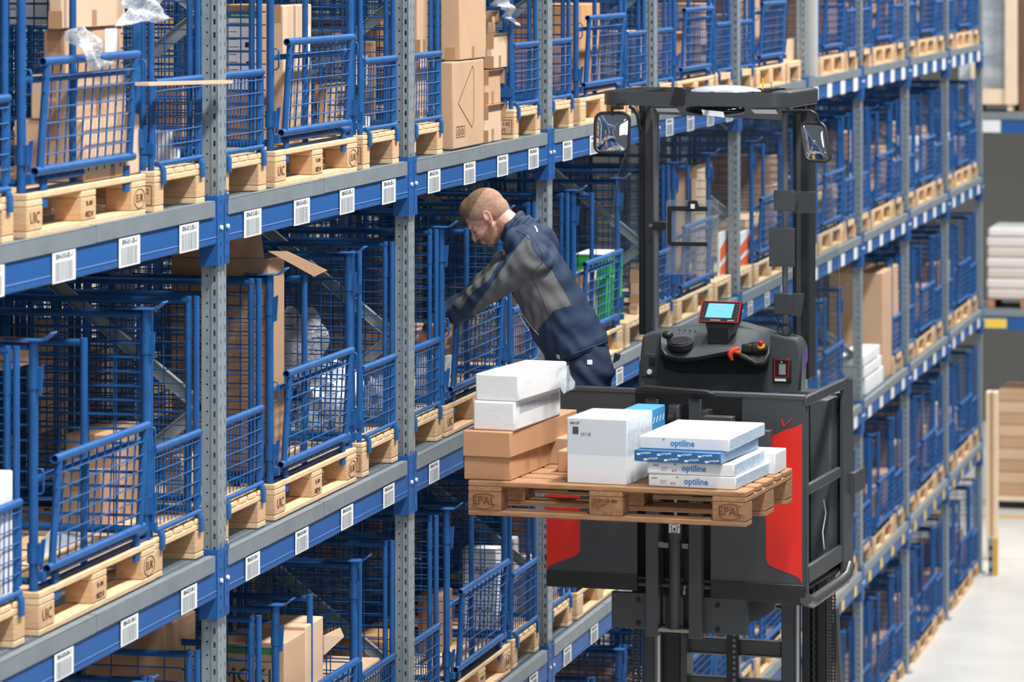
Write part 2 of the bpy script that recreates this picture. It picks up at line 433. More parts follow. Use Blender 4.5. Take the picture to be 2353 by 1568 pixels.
def stamp(par,kind):
    "burnt-in marks on the near pallets"
    if kind=='E':
        put_text('burnt_mark','UIC',0.052,BRAND,(0.0008,0.07,0.062),(0,1,0),(0,0,1),par,sx=1.1)
        put_text('burnt_mark','EUR',0.04,BRAND,(0.0008,1.13,0.062),(0,1,0),(0,0,1),par,sx=1.1)
        c=MB(); n=24
        for k in range(n):
            a=2*math.pi*k/n;b=2*math.pi*(k+1)/n
            c.bar((0.001,1.13+.058*math.cos(a),.062+.034*math.sin(a)),(0.001,1.13+.058*math.cos(b),.062+.034*math.sin(b)),.0016,.0016)
        c.build('burnt_mark',BRAND,par)
        put_text('burnt_mark','PL-180',0.022,BRAND,(0.0008,0.6,0.078),(0,1,0),(0,0,1),par); put_text('burnt_mark','0022·0',0.028,BRAND,(0.0008,0.6,0.042),(0,1,0),(0,0,1),par)
    else:
        put_text('burnt_mark','LV-142',0.026,BRAND,(-.058,-0.0008,0.075),(1,0,0),(0,0,1),par)
        put_text('burnt_mark','HT',0.026,BRAND,(-.058,-0.0008,0.042),(1,0,0),(0,0,1),par)
        c=MB()
        for a,b in (((-.135,.028),(-.012,.028)),((-.012,.028),(-.012,.095)),((-.012,.095),(-.135,.095)),((-.135,.095),(-.135,.028)),((-.1,.028),(-.1,.095)),((-.118,.033),(-.118,.09))):
            c.bar((a[0],-.001,a[1]),(b[0],-.001,b[1]),.0022,.0016)
        for k in range(5):
            z=.04+.01*k; c.bar((-.118,-.001,z),(-.106,-.001,z+.009),.002,.0016); c.bar((-.118,-.001,z),(-.130,-.001,z+.009),.002,.0016)
        c.build('burnt_mark',BRAND,par)
# ================================================================ mesh cages
def mesh_xz(m,x0,x1,y,z0,z1,dx,dz,r=0.0027,over=0.0):
    "wire mesh in a plane y=const"
    n=max(1,int(round((x1-x0)/dx)))
    for k in range(1,n): x=x0+(x1-x0)*k/n; m.cyl((x,y,z0-over),(x,y,z1),r,5,caps=False)
    n=max(1,int(round((z1-z0)/dz)))
    for k in range(1,n): z=z0+(z1-z0)*k/n; m.cyl((x0,y-2*r,z),(x1,y-2*r,z),r,5,caps=False)
def mesh_yz(m,y0,y1,x,z0,z1,dy,dz,r=0.0024,over=0.0,xt=None):
    n=max(1,int(round((y1-y0)/dy))); xt=x if xt is None else xt
    for k in range(1,n): y=y0+(y1-y0)*k/n; m.cyl((x,y,z0-over),(xt,y,z1),r,5,caps=False)
    n=max(1,int(round((z1-z0)/dz)))
    for k in range(1,n):
        z=z0+(z1-z0)*k/n; xx=x+(xt-x)*k/n; m.cyl((xx+2*r,y0,z),(xx+2*r,y1,z),r,5,caps=False)
ZB=0.146; ZT=0.95
def side_panel(y,x0=-.765,x1=-.045,zt=ZT,dz=.05,dx=.1):
    m=MB(); m.cyl((x0,y,zt-.012),(x1,y,zt-.012),.0125,10); m.cyl((x0,y,ZB+.03),(x1,y,ZB+.03),.012,8)
    mesh_xz(m,x0,x1,y,ZB+.03,zt-.012,dx,dz,over=0.0); return m
def cage_E():
    W=1.2; t=thing('mesh_cage','x','cage')
    # corner posts, the front ones carry a stacking bracket
    for y,front in ((.02,1),(W-.02,1),(.02,0),(W-.02,0)):
        x=-.028 if front else -.778
        p=MB().cyl((x,y,ZB),(x,y,.955),.0155,12).build('corner_post',BLUE,t,smooth=40)
        b=MB(); s=1 if y<W/2 else -1
        b.box((-.085,-.032,0),(.038,.032,.004)); b.prism([(.038,-.032,.0),(.072,-.032,.026),(.069,-.032,.030),(.036,-.032,.004)],(0,.064,0))
        b.prism([(-.085,-.032,0),(-.085,.032,0),(-.10,.022,.004),(-.10,-.022,.004)],(0,0,.003))
        q=b.build('stacking_bracket',BLUE,p); q.location=(x,y,.957)
        if front:
            c=MB().cyl((x,y,.80),(x,y,.87),.0195,12).box((x+.012,y-.012,.80),(x+.026,y+.006,.872)).prism([(x+.026,y-.01,.875),(x+.036,y-.01,.88),(x+.030,y-.01,.78),(x+.018,y-.01,.775)],(0,.008,0))
            c.build('clamp_sleeve',BLUE,p,smooth=40)
            c=MB().cyl((x,y,.235),(x,y,.30),.021,12).box((x+.012,y-.016,.235),(x+.028,y+.004,.30)).box((x+.006,y+.0,.175),(x+.034,y+.03,.205)).prism([(x+.026,y,.31),(x+.04,y,.315),(x+.03,y,.215),(x+.018,y,.21)],(0,.008,0))
            c.build('clamp_sleeve',BLUE,p,smooth=40)
            k=MB().path([(x+.014,y,.54),(x+.03,y,.54),(x+.034,y,.53),(x+.034,y,.47),(x+.026,y,.46),(x+.014,y,.46)],.0035,6).build('latch_hook',BLUE,p,smooth=60)
    side_panel(.02).build('side_panel',BLUED,t,smooth=60); side_panel(W-.02).build('side_panel',BLUED,t,smooth=60)
    m=MB(); m.cyl((-.778,.03,.938),(-.778,W-.03,.938),.0125,10); m.cyl((-.778,.03,ZB+.03),(-.778,W-.03,ZB+.03),.012,8); mesh_yz(m,.03,W-.03,-.778,ZB+.03,.938,.1,.05); m.build('rear_panel',BLUED,t,smooth=60)
    # front: bottom rail with tabs over the pallet edge
    m=MB().cyl((-.028,.03,ZB+.035),(-.028,W-.03,ZB+.035),.0135,10).box((-.045,.03,ZB-.0),(-.02,W-.03,ZB+.008))
    for y in (.16,W-.2): m.box((-.018,y,ZB-.055),(-.006,y+.045,ZB+.035))
    m.build('bottom_rail',BLUE,t,smooth=60)
    # fixed cross rail behind the gate and the middle post
    MB().cyl((-.026,.03,.505),(-.026,W-.03,.505),.0115,10).build('cross_rail',BLUE,t,smooth=60)
    p=MB().cyl((-.040,.55,ZB+.0),(-.040,.55,.915),.0125,12).build('middle_post',BLUE,t,smooth=40)
    MB().cyl((-.765,.55,.90),(-.05,.55,.90),.0125,10).build('divider_rail',BLUED,p,smooth=60)
    # drop gate: hangs outward at the top
    g=MB(); zt,zb=.565,.213; xt,xb=.020,.006; y0,y1=.085,1.05
    g.hollow((xt,y0,zt),(xt,y1,zt),.0145,14); g.hollow((xb,y0-.035,zb),(xb,y1-.01,zb),.0145,14)
    g.cyl((xb,y0+.015,zb),(xt,y0+.045,zt),.0125,10); g.cyl((xb,y1-.05,zb),(xt,y1-.03,zt),.0125,10)
    for k in range(1,11):
        y=y0+.02+(y1-.06-y0)*k/11; g.cyl((xb-.008,y,zb-.028),(xt-.004,y+.01,zt),.0034,5,caps=False)
    for k in range(1,7):
        f_=k/7; z=zb+(zt-zb)*f_; x=xb+(xt-xb)*f_; g.cyl((x+.005,y0+.02,z),(x+.005,y1-.04,z+.004*(k%2)),.0026,5,caps=False)
    g.build('drop_gate',BLUE,t,smooth=50)
    return t
def cage_H(W=0.565):
    t=thing('mesh_cage','x','cage')
    for y in (.012,W-.012):
        for x in (-.022,-.052):
            top=.955
            p=MB().cyl((x,y,ZB-.005),(x,y,top),.0115,10).build('corner_tube',BLUE,t,smooth=40)
            if x<-.03: MB().cyl((x,y,.80),(x,y,.90),.0135,10).build('sleeve',BLUE,p,smooth=40)
    for y in (.012,W-.012):
        for x in (-.755,-.785): MB().cyl((x,y,ZB-.005),(x,y,.955),.0115,8).build('corner_tube',BLUED,t,smooth=40)
        if y>.1: continue
        MB().box((-.062,y-.014,.775),(-.008,y-.010,.815)).cyl((-.052,y-.0,.765),(-.052,y-.0,.825),.0145,10).build('clamp_plate',BLUE,t,smooth=40)
        MB().box((-.066,y-.016,.205),(-.006,y-.011,.245)).build('clamp_plate',BLUE,t)
    side_panel(.012).build('side_panel',BLUED,t,smooth=60); side_panel(W-.012).build('side_panel',BLUED,t,smooth=60)
    m=MB(); m.cyl((-.77,.03,.938),(-.77,W-.03,.938),.0125,10); m.cyl((-.77,.03,ZB+.03),(-.77,W-.03,ZB+.03),.012,8); mesh_yz(m,.03,W-.03,-.77,ZB+.03,.938,.1,.05); m.build('rear_panel',BLUED,t,smooth=60)
    g=MB(); g.cyl((-.012,.02,.455),(-.012,W-.012,.455),.0145,12); g.cyl((-.012,W-.004,ZB+.04),(-.012,W-.004,.45),.006,6); g.cyl((-.012,.02,ZB+.04),(-.012,.02,.45),.006,6)
    for k in range(1,12): y=.02+(W-.03)*k/12; g.cyl((-.016,y,ZB+.035),(-.012,y,.455),.0024,5,caps=False)
    for k in range(1,6): z=ZB+.035+(.455-ZB-.035)*k/5.6; g.cyl((-.010,.02,z),(-.010,W-.004,z),.0026,5,caps=False)
    g.build('front_panel',BLUE,t,smooth=50)
    m=MB().cyl((-.006,.03,ZB+.022),(-.006,W-.02,ZB+.022),.010,8)
    for y in (.05,W-.06): m.prism([(-.004,y,ZB+.03),(.012,y,ZB+.0),(.012,y,ZB-.05),(.004,y,ZB-.05),(.002,y,ZB),(-.014,y,ZB+.02)],(0,.035,0))
    m.build('bottom_rail',BLUE,t,smooth=60)
    return t
CE=cage_E(); CH=cage_H(); CET,CHT=tree(CE),tree(CH)
HW=0.585
USED={}
def inst(key,t,o):
    if key not in USED: USED[key]=1; return o
    return dup_tree(t)
POSN={'H1':'left narrow cage','E':'wide middle cage with the drop gate','H2':'right narrow cage'}
JIT={(-1,4,'E'):.11,(-1,4,'H1'):.10,(-1,4,'H2'):-.01,(0,3,'E'):.08,(1,3,'E'):.05,(1,4,'E'):-.05,(2,5,'E'):.04,(3,4,'E'):.03}
def place_cell(b,L,pos,rear=False,jit=0.0,cage=True):
    "one pallet with its cage; pos H1 / E / H2"
    y={'H1':.035,'E':.735,'H2':2.05}[pos]+jit; x=-.022 if pos!='E' else -.018
    z=LZ[L]; where='%s, %s'%(ROW[L],BAYN[b])
    if not rear and L in (3,4): x-=.02; y+=.06
    if not rear: y+=JIT.get((b,L,pos),0)
    wide='wide' if pos=='E' else ('left narrow' if pos=='H1' else 'right narrow')
    # pallet
    if rear or b>4: o=mobj('euro_pallet' if pos=='E' else 'half_pallet',PEJ if pos=='E' else PHJ)
    else: o=inst('P'+pos[0],PET if pos=='E' else PHT,PE if pos=='E' else PH)
    if rear: o.rotation_euler=(0,0,math.pi); o.location=(-2.35,PY(b)+y+(1.2 if pos=='E' else HW),z)
    else: o.location=(x,PY(b)+y,z)
    pr='rear rack, ' if rear else ''
    tag(o,'%swooden pallet, %s position, %s'%('rear rack ' if rear else 'pale ',{'E':'middle','H1':'left','H2':'right'}[pos],where),'pallet','wooden pallets in the rack')
    if not rear and b<=1 and L>=3: stamp(o,pos[0])
    if cage:
        c=inst('C'+pos[0],CET if pos=='E' else CHT,CE if pos=='E' else CH)
        if rear: c.rotation_euler=(0,0,math.pi); c.location=(-2.35-.005,PY(b)+y+(1.2 if pos=='E' else HW),z)
        else: c.location=(x+.0,PY(b)+y+(0 if pos=='E' else .01),z)
        d='wide blue mesh cage with drop gate' if pos=='E' else 'narrow blue mesh cage'
        if rear: d='dark rear-rack mesh cage'
        tag(c,'%s, %s position, %s'%(d,'middle' if pos=='E' else ('left' if pos=='H1' else 'right'),where),'cage','blue mesh cages in the rear rack' if rear else 'blue mesh cages in the front rack')
CELLS=[]
for L in (5,4,3,2,1):
    for b in range(-1,9):
        for pos in ('H1','E','H2'):
            if L==3 and b==-1 and pos=='H1': continue
            if L==2 and (b<1 or (b==1 and pos!='H2')): continue
            if L==1 and b<4: continue
            if b==-1 and pos=='H1' and L==4: pass
            CELLS.append((b,L,pos))
NOCAGE={(2,4,'H2'),(4,4,'H1'),(3,4,'H2'),(4,5,'H2')}
SKIP={(1,5,'E'),(5,3,'H2'),(6,3,'H1'),(6,3,'E'),(5,5,'H1')}
for (b,L,pos) in CELLS:
    if (b,L,pos) in SKIP: continue
    place_cell(b,L,pos,False,0.0,(b,L,pos) not in NOCAGE)
for L in (3,4,5):
    for b in range(-1,5):
        for pos in ('H1','E','H2'): place_cell(b,L,pos,True)
# rear rack that stands back to back with the front one
for i in range(-1,6):
    o=dup_tree(UPT); o.location=(-2.375,PY(i)-.06,0); o.rotation_euler=(0,0,math.pi)
    tag(o,'galvanised upright of the rear rack behind the cages, %s one from left'%ORD[i+1],'upright','uprights of the rear rack')
for L in (6,5,4,3):
    for b in range(-1,5):
        t=thing('shelf_deck','rear-rack grating deck, %s, %s'%(ROW[L],BAYN[b]),'shelf',(-1.27,PY(b),LZ[L]),0,'grating decks of the rear rack')
        mobj('wire_grate',GM,t)
        for x in (-.02,-1.06): mobj('beam_profile',first_mesh('rb2',lambda:MB().box((-.02,0.0,-0.14),(.02,BAY-0.0,-0.024)).mesh('beam_profile',BEAMB)),t,(x,0,0))
# ================================================================ cartons and other goods in the cages
def carton(name,label,cat,x0,x1,y0,y1,z0,z1,m,tape=True,group=None,rz=0.0,sub=False,m_tape=None):
    "x1 is the aisle side; front-left corner is (x1,y0)"
    t=thing(name,label,cat,((x0+x1)/2,(y0+y1)/2,z0),rz,group); a=(x1-x0)/2;b=(y1-y0)/2;h=z1-z0
    body=MB().box((-a,-b,0),(a,b,h)).build('carton_body',m,t,bevel=min(.006,a*.2,b*.2,h*.2),seg=2)
    if tape:
        tm=m_tape or TAPE; w=.024; e=.0009
        k=MB().box((-w,-b-e,h-.07 if h>.16 else h*.5),(w,-b,h)).box((-w,-b-e,h),(w,b+e,h+e)).box((-w,b,h-.07 if h>.16 else h*.5),(w,b+e,h))
        k.build('packing_tape',tm,t)
        if h>.14: MB().box((-w,-b-e,0.002),(w,-b,.06)).build('packing_tape',tm,t); MB().box((a,-w,0.002),(a+e,w,.06)).build('packing_tape',tm,t)
    return t
def PB(label,cat,px,py,xf,m,z0=None,name='cardboard_box',**k):
    "box from the photo: px=(left of camera side, corner, right of aisle side) py=(top,bottom) at the corner edge, xf aisle-side plane"
    pl_,pc,pr=px; A=onX(pc,py[0],xf); ys=A[1]; y1=onX(pr,500,xf)[1]; xl=onY(pl_,500,ys)[0]
    zb=z0 if z0 is not None else onX(pc,py[1],xf)[2]
    return carton(name,label,cat,xl,xf,ys,y1,zb,A[2],m,**k)
Z5,Z4,Z3=LZ[5]+.147,LZ[4]+.147,LZ[3]+.147
def face_print(par,txts,m=INK):
    for txt,size,c,r,u in txts: put_text('printed_text',txt,size,m,c,r,u,par)
# --- top row
t=PB('big brown carton on top of the stack, top left corner','box',(112,142,288),(-70,67),-.09,CARD2)
zt=t.location.z
t=PB('brown carton with white shipping label, second in the top left stack','box',(100,150,284),(68,172),-.10,CARD)
MB().box((0,0,0),(.001,.13,.09)).build('shipping_label',PAPER,t).location=(.152,.1,.06)
kz=t.location.z
for c in t.children:
    if c.name.startswith('shipping'): 
        bb=[v.co.x for v in t.children[0].data.vertices]; c.location.x=max(bb)+.0008
t.location.z=kz
t=PB('light brown carton behind the gate, third in the top left stack','box',(70,158,290),(172,290),-.085,CARD2,z0=Z5+.21)
t.scale=(1,1,1)
carton('cardboard_box','light brown carton at the bottom of the top left stack','box',t.location.x-.13,t.location.x+.12,t.location.y-.29,t.location.y+.29,Z5,Z5+.209,CARD2)
PB('white printed carton in the top left corner behind the blue post','box',(20,131,150),(-60,58),-.42,WHITE,tape=False)
PB('white box with raised lid in the cage left of the first upright','box',(345,392,400),(300,0),-.12,WHITE,z0=Z5,tape=False)
PB('small low white box beside the larger white box, left of first upright','box',(390,408,414),(342,0),-.08,WHITE,z0=Z5,tape=False)
PB('dark brown carton at the back of the cage left of the first upright','box',(330,420,450),(195,0),-.42,CARD3,z0=Z5,tape=False)
A,B=onX(326,193,.035),onX(520,188,.035)
tag(MB().bar(A,B,.012,.05,up=(1,0,0)).build('cardboard_strip',CARD2),'thin light cardboard strip sticking out across the first upright','cardboard')
t=PB('tall brown carton with white printed sheet, right of the first upright','box',(516,596,628),(10,0),-.16,CARD3,z0=Z5,tape=False)
# printed white sheet with a teal header on its camera side
bx=[v.co for v in t.children[0].data.vertices]; x0=min(v.x for v in bx); y0=min(v.y for v in bx); zt=max(v.z for v in bx)
TEAL=mat('teal_print',(30,118,128),0.5)
sh=MB().box((x0+.01,y0-.002,zt-.34),(x0+.135,y0-.0006,zt-.03)).build('printed_sheet',WHITE,t)
MB().box((x0+.01,y0-.003,zt-.055),(x0+.135,y0-.002,zt-.03)).build('teal_header',TEAL,sh)
put_text('printed_text','Druckluftheizgerät',.011,WHITE,(x0+.07,y0-.004,zt-.043),(1,0,0),(0,0,1),sh)
put_text('printed_text','Industrial Comfort & Kanal\nIndustrial Comfort & panel',.009,INK,(x0+.07,y0-.003,zt-.08),(1,0,0),(0,0,1),sh)
for k in range(7): MB().box((x0+.02,y0-.0026,zt-.11-.03*k),(x0+.05+.004*(k%3),y0-.002,zt-.107-.03*k)).build('printed_line',DARKG,sh)
MB().box((x0+.085,y0-.0026,zt-.17),(x0+.115,y0-.002,zt-.15)).box((x0+.09,y0-.0026,zt-.24),(x0+.112,y0-.002,zt-.225)).build('printed_drawing',INK,sh)
t=PB('tall light brown taped carton standing behind the second drop gate','box',(612,652,716),(12,0),-.10,CARD2,z0=Z5)
bx=[v.co for v in t.children[0].data.vertices]; MB().box((max(v.x for v in bx)+.0004,max(v.y for v in bx)-.09,.36),(max(v.x for v in bx)+.0014,max(v.y for v in bx)-.03,.47)).build('shipping_label',PAPER,t)
PB('lower brown carton with open top behind the second drop gate','box',(728,745,800),(196,0),-.14,CARD,z0=Z5)
t=PB('brown carton with green sticker right of the second drop gate','box',(828,856,864),(95,0),-.14,CARD3,z0=Z5,tape=False)
GRN=mat('green_sticker',(60,150,60),0.5)
bx=[v.co for v in t.children[0].data.vertices]; xm=max(v.x for v in bx); y0=min(v.y for v in bx)
g=MB().box((xm-.075,y0-.0016,.10),(xm-.03,y0-.0004,.145)).build('green_sticker',GRN,t); put_text('printed_text','K12',.022,INK,(xm-.052,y0-.002,.122),(0,0,1),(-1,0,0),g)
MB().box((xm-.09,y0-.0016,.19),(xm-.02,y0-.0004,.32)).build('shipping_label',PAPER,t)
PB('small plain white box at the foot of the cage, above label 015','box',(806,844,851),(268,0),-.07,WHITE,z0=Z5,tape=False)
PB('brown carton in the narrow cage left of the second upright, top row','box',(880,915,934),(70,0),-.09,CARD,z0=Z5)
PB('tall taped brown carton right of the second upright, upper one','box',(950,958,990),(-50,122),-.09,CARD)
PB('brown carton right of the second upright, lower one in its cage','box',(948,958,992),(124,0),-.09,CARD2,z0=Z5)
ZD=LZ[5]+.004
t=PB('large brown carton with printed diamond on the bare deck','box',(1012,1041,1112),(143,0),-.045,CARD,z0=ZD,tape=False)
def ink_lines(par,x,pts,w=.0035,closed=True,m=INK):
    b=MB(); n=len(pts)
    for k in range(n if closed else n-1):
        p,q=pts[k],pts[(k+1)%n]; b.bar((x,p[0],p[1]),(x,q[0],q[1]),w,.0008,up=(1,0,0))
    b.build('printed_mark',m,par)
bx=[v.co for v in t.children[0].data.vertices]; xm=max(v.x for v in bx); Y=[v.y for v in bx]; ya,yb=min(Y),max(Y); hh=max(v.z for v in bx); wy=yb-ya
ink_lines(t,xm+.0008,[(ya+.62*wy,hh*.93),(ya+.16*wy,hh*.52),(ya+.60*wy,hh*.22),(ya+.66*wy,hh*.3),(ya+.66*wy,hh*.88)])
def icons(par,x,ya,za,s,n,vert=False):
    for k in range(n):
        y=ya+(0 if vert else k*s*1.15); z=za+(k*s*1.15 if vert else 0)
        ink_lines(par,x,[(y,z),(y+s,z),(y+s,z+s),(y,z+s)],.002); ink_lines(par,x,[(y+.2*s,z+.2*s),(y+.5*s,z+.8*s),(y+.7*s,z+.3*s)],.002)
icons(t,xm+.0008,ya+.1*wy,hh*.13,.05,3)
t=PB('large brown carton stacked on the diamond carton, top row','box',(1012,1056,1117),(-60,0),-.045,CARD,z0=ZD+hh+.004)
PB('brown carton with blue squares on top of the small stack','box',(1117,1122,1138),(26,77),-.10,CARD)
PB('dented brown carton third from bottom of the small stack','box',(1117,1130,1167),(79,158),-.06,CARD2,)
PB('brown carton second from bottom of the small stack on the deck','box',(1110,1113,1150),(163,241),-.07,CARD,)
PB('brown taped carton at the bottom of the small stack on the deck','box',(1110,1112,1152),(243,0),-.06,CARD2,z0=ZD)
PB('brown cardboard panel leaning in the top row beside the grey roll','box',(1795,1800,1848),(92,0),-.09,CARD2,z0=LZ[5]+.147,tape=False)
GREYR=mat('grey_felt_roll',(176,178,178),0.9)
A=onX(1862,100,-.08); tag(MB().cyl((A[0],A[1],LZ[5]+.004),(A[0],A[1],LZ[5]+.62),.055,20).build('grey_roll',GREYR,smooth=50),'upright light grey roll on the top row deck','roll')
# --- second row
t=PB('tall brown carton with open flaps right of the first upright, second row','box',(394,618,654),(594,0),-.075,CARD3,z0=Z4,tape=False)
bx=[v.co for v in t.children[0].data.vertices]; zt=max(v.z for v in bx); x1=max(v.x for v in bx);x0=min(v.x for v in bx);y0=min(v.y for v in bx);y1=max(v.y for v in bx)
MB().prism([(x1-.02,y0+.0,zt),(x0,y0,zt),(x0+.0,y0-.01,zt+.1),(x1-.03,y0-.01,zt+.1)],(0,.004,0)).build('carton_flap',CARD3,t)
bO=t.location
MB().prism([Vector(onX(x,y,-.05))-bO for x,y in ((616,578),(660,578),(752,622),(722,636),(650,596))],(-.006,.02,.0)).build('carton_flap',CARD3,t)
PB('brown carton laid at the bottom left of the first drop gate, second row','box',(120,232,330),(1085,0),-.28,CARD,z0=Z4)
PB('upright brown carton behind the first drop gate, second row','box',(150,255,338),(1000,1086),-.28,CARD)
PB('white patterned carton in the cage at the left edge','box',(-90,4,30),(1090,0),-.06,WHITE,z0=Z4,tape=False)
PB('small pinkish brown carton left of the first upright, second row','box',(380,420,460),(1055,0),-.22,CARD2,z0=Z4)
PB('brown carton with raised flap at the left edge, second row','box',(-80,20,72),(790,852),-.16,CARD,)
SILV=mat('silver_panel',(190,198,204),0.35,0.3)
tag(MB().prism([onX(60,1300,-.3),onX(130,1212,-.45),onX(300,1212,-.3),onX(250,1290,-.2)],(0,0,.02)).build('sheet_metal_tray',SILV),'pale grey panel lying inside the first drop-gate cage, second row','panel')
PB('light brown carton in the cage with bubble wrap, second row','box',(640,690,780),(1010,0),-.3,CARD,z0=Z4)
PB('brown carton behind the bubble wrap left of the second upright','box',(700,830,905),(765,0),-.62,CARD3,z0=Z4)
PB('open brown carton the worker reaches into','box',(905,1026,1040),(748,818),-.12,CARD,tape=False)
PB('upper white box in front of the worker, below his hands','box',(955,1030,1040),(819,869),-.10,WHITE,tape=False)
PB('lower white box in front of the worker, under the upper one','box',(955,1022,1034),(871,0),-.11,WHITE,z0=Z4,tape=False)
PB('brown carton in the narrow cage right of the worker','box',(1196,1206,1232),(770,0),-.16,CARD2,z0=Z4)
GREENB=mat('green_carton',(52,176,66),0.5,0,0.05,4)
t=PB('green carton with white top behind the worker back','box',(1316,1397,1431),(588,640),-.12,GREENB,tape=False)
bx=[v.co for v in t.children[0].data.vertices]; zt=max(v.z for v in bx)
MB().box((min(v.x for v in bx),min(v.y for v in bx),zt),(max(v.x for v in bx),max(v.y for v in bx),zt+.003)).build('white_lid',WHITE,t)
PB('lower green carton behind the drop gate right of the worker','box',(1370,1392,1430),(642,0),-.10,GREENB,z0=Z4,tape=False)
PB('brown carton left of the green cartons','box',(1316,1345,1372),(628,0),-.12,CARD2,z0=Z4)
PB('brown carton on the bare pallet left of the truck mast','box',(1448,1466,1500),(622,700),-.10,CARD)
PB('lower brown carton on the bare pallet left of the truck mast','box',(1446,1464,1502),(702,0),-.08,CARD2,z0=Z4)
PB('tall narrow brown carton seen through the cab glass','box',(1588,1598,1632),(384,0),-.14,CARD2,z0=Z4)
PB('brown carton left of the tall narrow carton','box',(1532,1550,1580),(400,0),-.2,CARD3,z0=Z4)
ORG=mat('orange_print',(232,96,44),0.5)
for px,l in (((1648,1653,1676),'white and orange carton left of the fifth upright'),((1693,1700,1726),'white and orange carton right of the fifth upright')):
    t=PB(l,'box',px,(536,0),-.09,WHITE,z0=Z4,tape=False); bx=[v.co for v in t.children[0].data.vertices]; x=max(v.x for v in bx);Y=[v.y for v in bx];h=max(v.z for v in bx);a,b_=min(Y),max(Y)
    MB().prism([(x,a+.02,h*.3),(x,a+.02,h*.62),(x,b_-.03,h*.9),(x,b_-.03,h*.5)],(.001,0,0)).prism([(x,a+.02,h*.02),(x,a+.02,h*.2),(x,b_-.03,h*.35),(x,b_-.03,h*.02)],(.001,0,0)).build('orange_print',ORG,t)
# --- third row
t=PB('brown carton with green band at the bottom of the photo','box',(500,655,702),(1478,0),-.07,CARD,z0=Z3,tape=False)
bx=[v.co for v in t.children[0].data.vertices]; x0=min(v.x for v in bx);x1=max(v.x for v in bx);y0=min(v.y for v in bx);h=max(v.z for v in bx)
GBAND=mat('green_print_band',(70,132,74),0.6)
MB().box((x0+.01,y0-.0012,h-.05),(x1-.03,y0-.0002,h-.022)).build('green_band',GBAND,t)
DGR=mat('dark_green_marker',(40,62,34),0.6)
put_text('marker_writing','MOKI',.085,DGR,((x0+x1)/2-.02,y0-.001,h-.14),(1,0,0),(0,0,1),t)
t=PB('brown carton with open flap behind the green band carton','box',(600,703,743),(1440,0),-.07,CARD2,z0=Z3,tape=False)
bx=[v.co for v in t.children[0].data.vertices]; x1=max(v.x for v in bx);y1=max(v.y for v in bx);h=max(v.z for v in bx)
MB().prism([(x1,y1,h-.08),(x1,y1,h-.16),(x1+.04,y1+.16,h-.11),(x1+.03,y1+.14,h-.07)],(.004,0,0)).build('carton_flap',CARD2,t)
PB('brown carton with dark handwriting in the third row, first bay','box',(190,380,450),(1440,0),-.2,CARD3,z0=Z3)
t=PB('white carton printed EWI in the third row cage','box',(1062,1140,1152),(1262,1352),-.16,WHITE,tape=False)
bx=[v.co for v in t.children[0].data.vertices]; x1=max(v.x for v in bx);x0=min(v.x for v in bx);y0=min(v.y for v in bx);h=max(v.z for v in bx)
put_text('printed_text','REWI',.04,INK,(x1-.06,y0-.0015,h*.45),(1,0,0),(0,0,1),t)
t=PB('lower white carton under the EWI carton','box',(1062,1140,1152),(1354,0),-.16,WHITE,z0=Z3,tape=False)
put_text('printed_text','REWI',.03,INK,(x1-.06,y0-.0015,.12),(1,0,0),(0,0,1),t)
PB('white carton right of the EWI carton','box',(1160,1180,1192),(1240,0),-.2,WHITE,z0=Z3,tape=False)
PB('brown carton inside the third row cage left of the EWI cartons','box',(960,1010,1040),(1370,0),-.3,CARD3,z0=Z3)
PB('huge brown carton seen right of the truck','box',(1905,2028,2064),(628,0),-.06,CARD,z0=LZ[3]+.004,tape=False)
for k in range(3): PB('flat white tray, %s of the stack left of the huge carton'%('bottom','middle','top')[k],'tray',(1925,1990-3*k,2030-4*k),(895-24*(k+1)-2*k,895-24*k-2*k),-.04+.002*k,WHITE,tape=False,name='white_tray',z0=LZ[3]+.004 if k==0 else None)
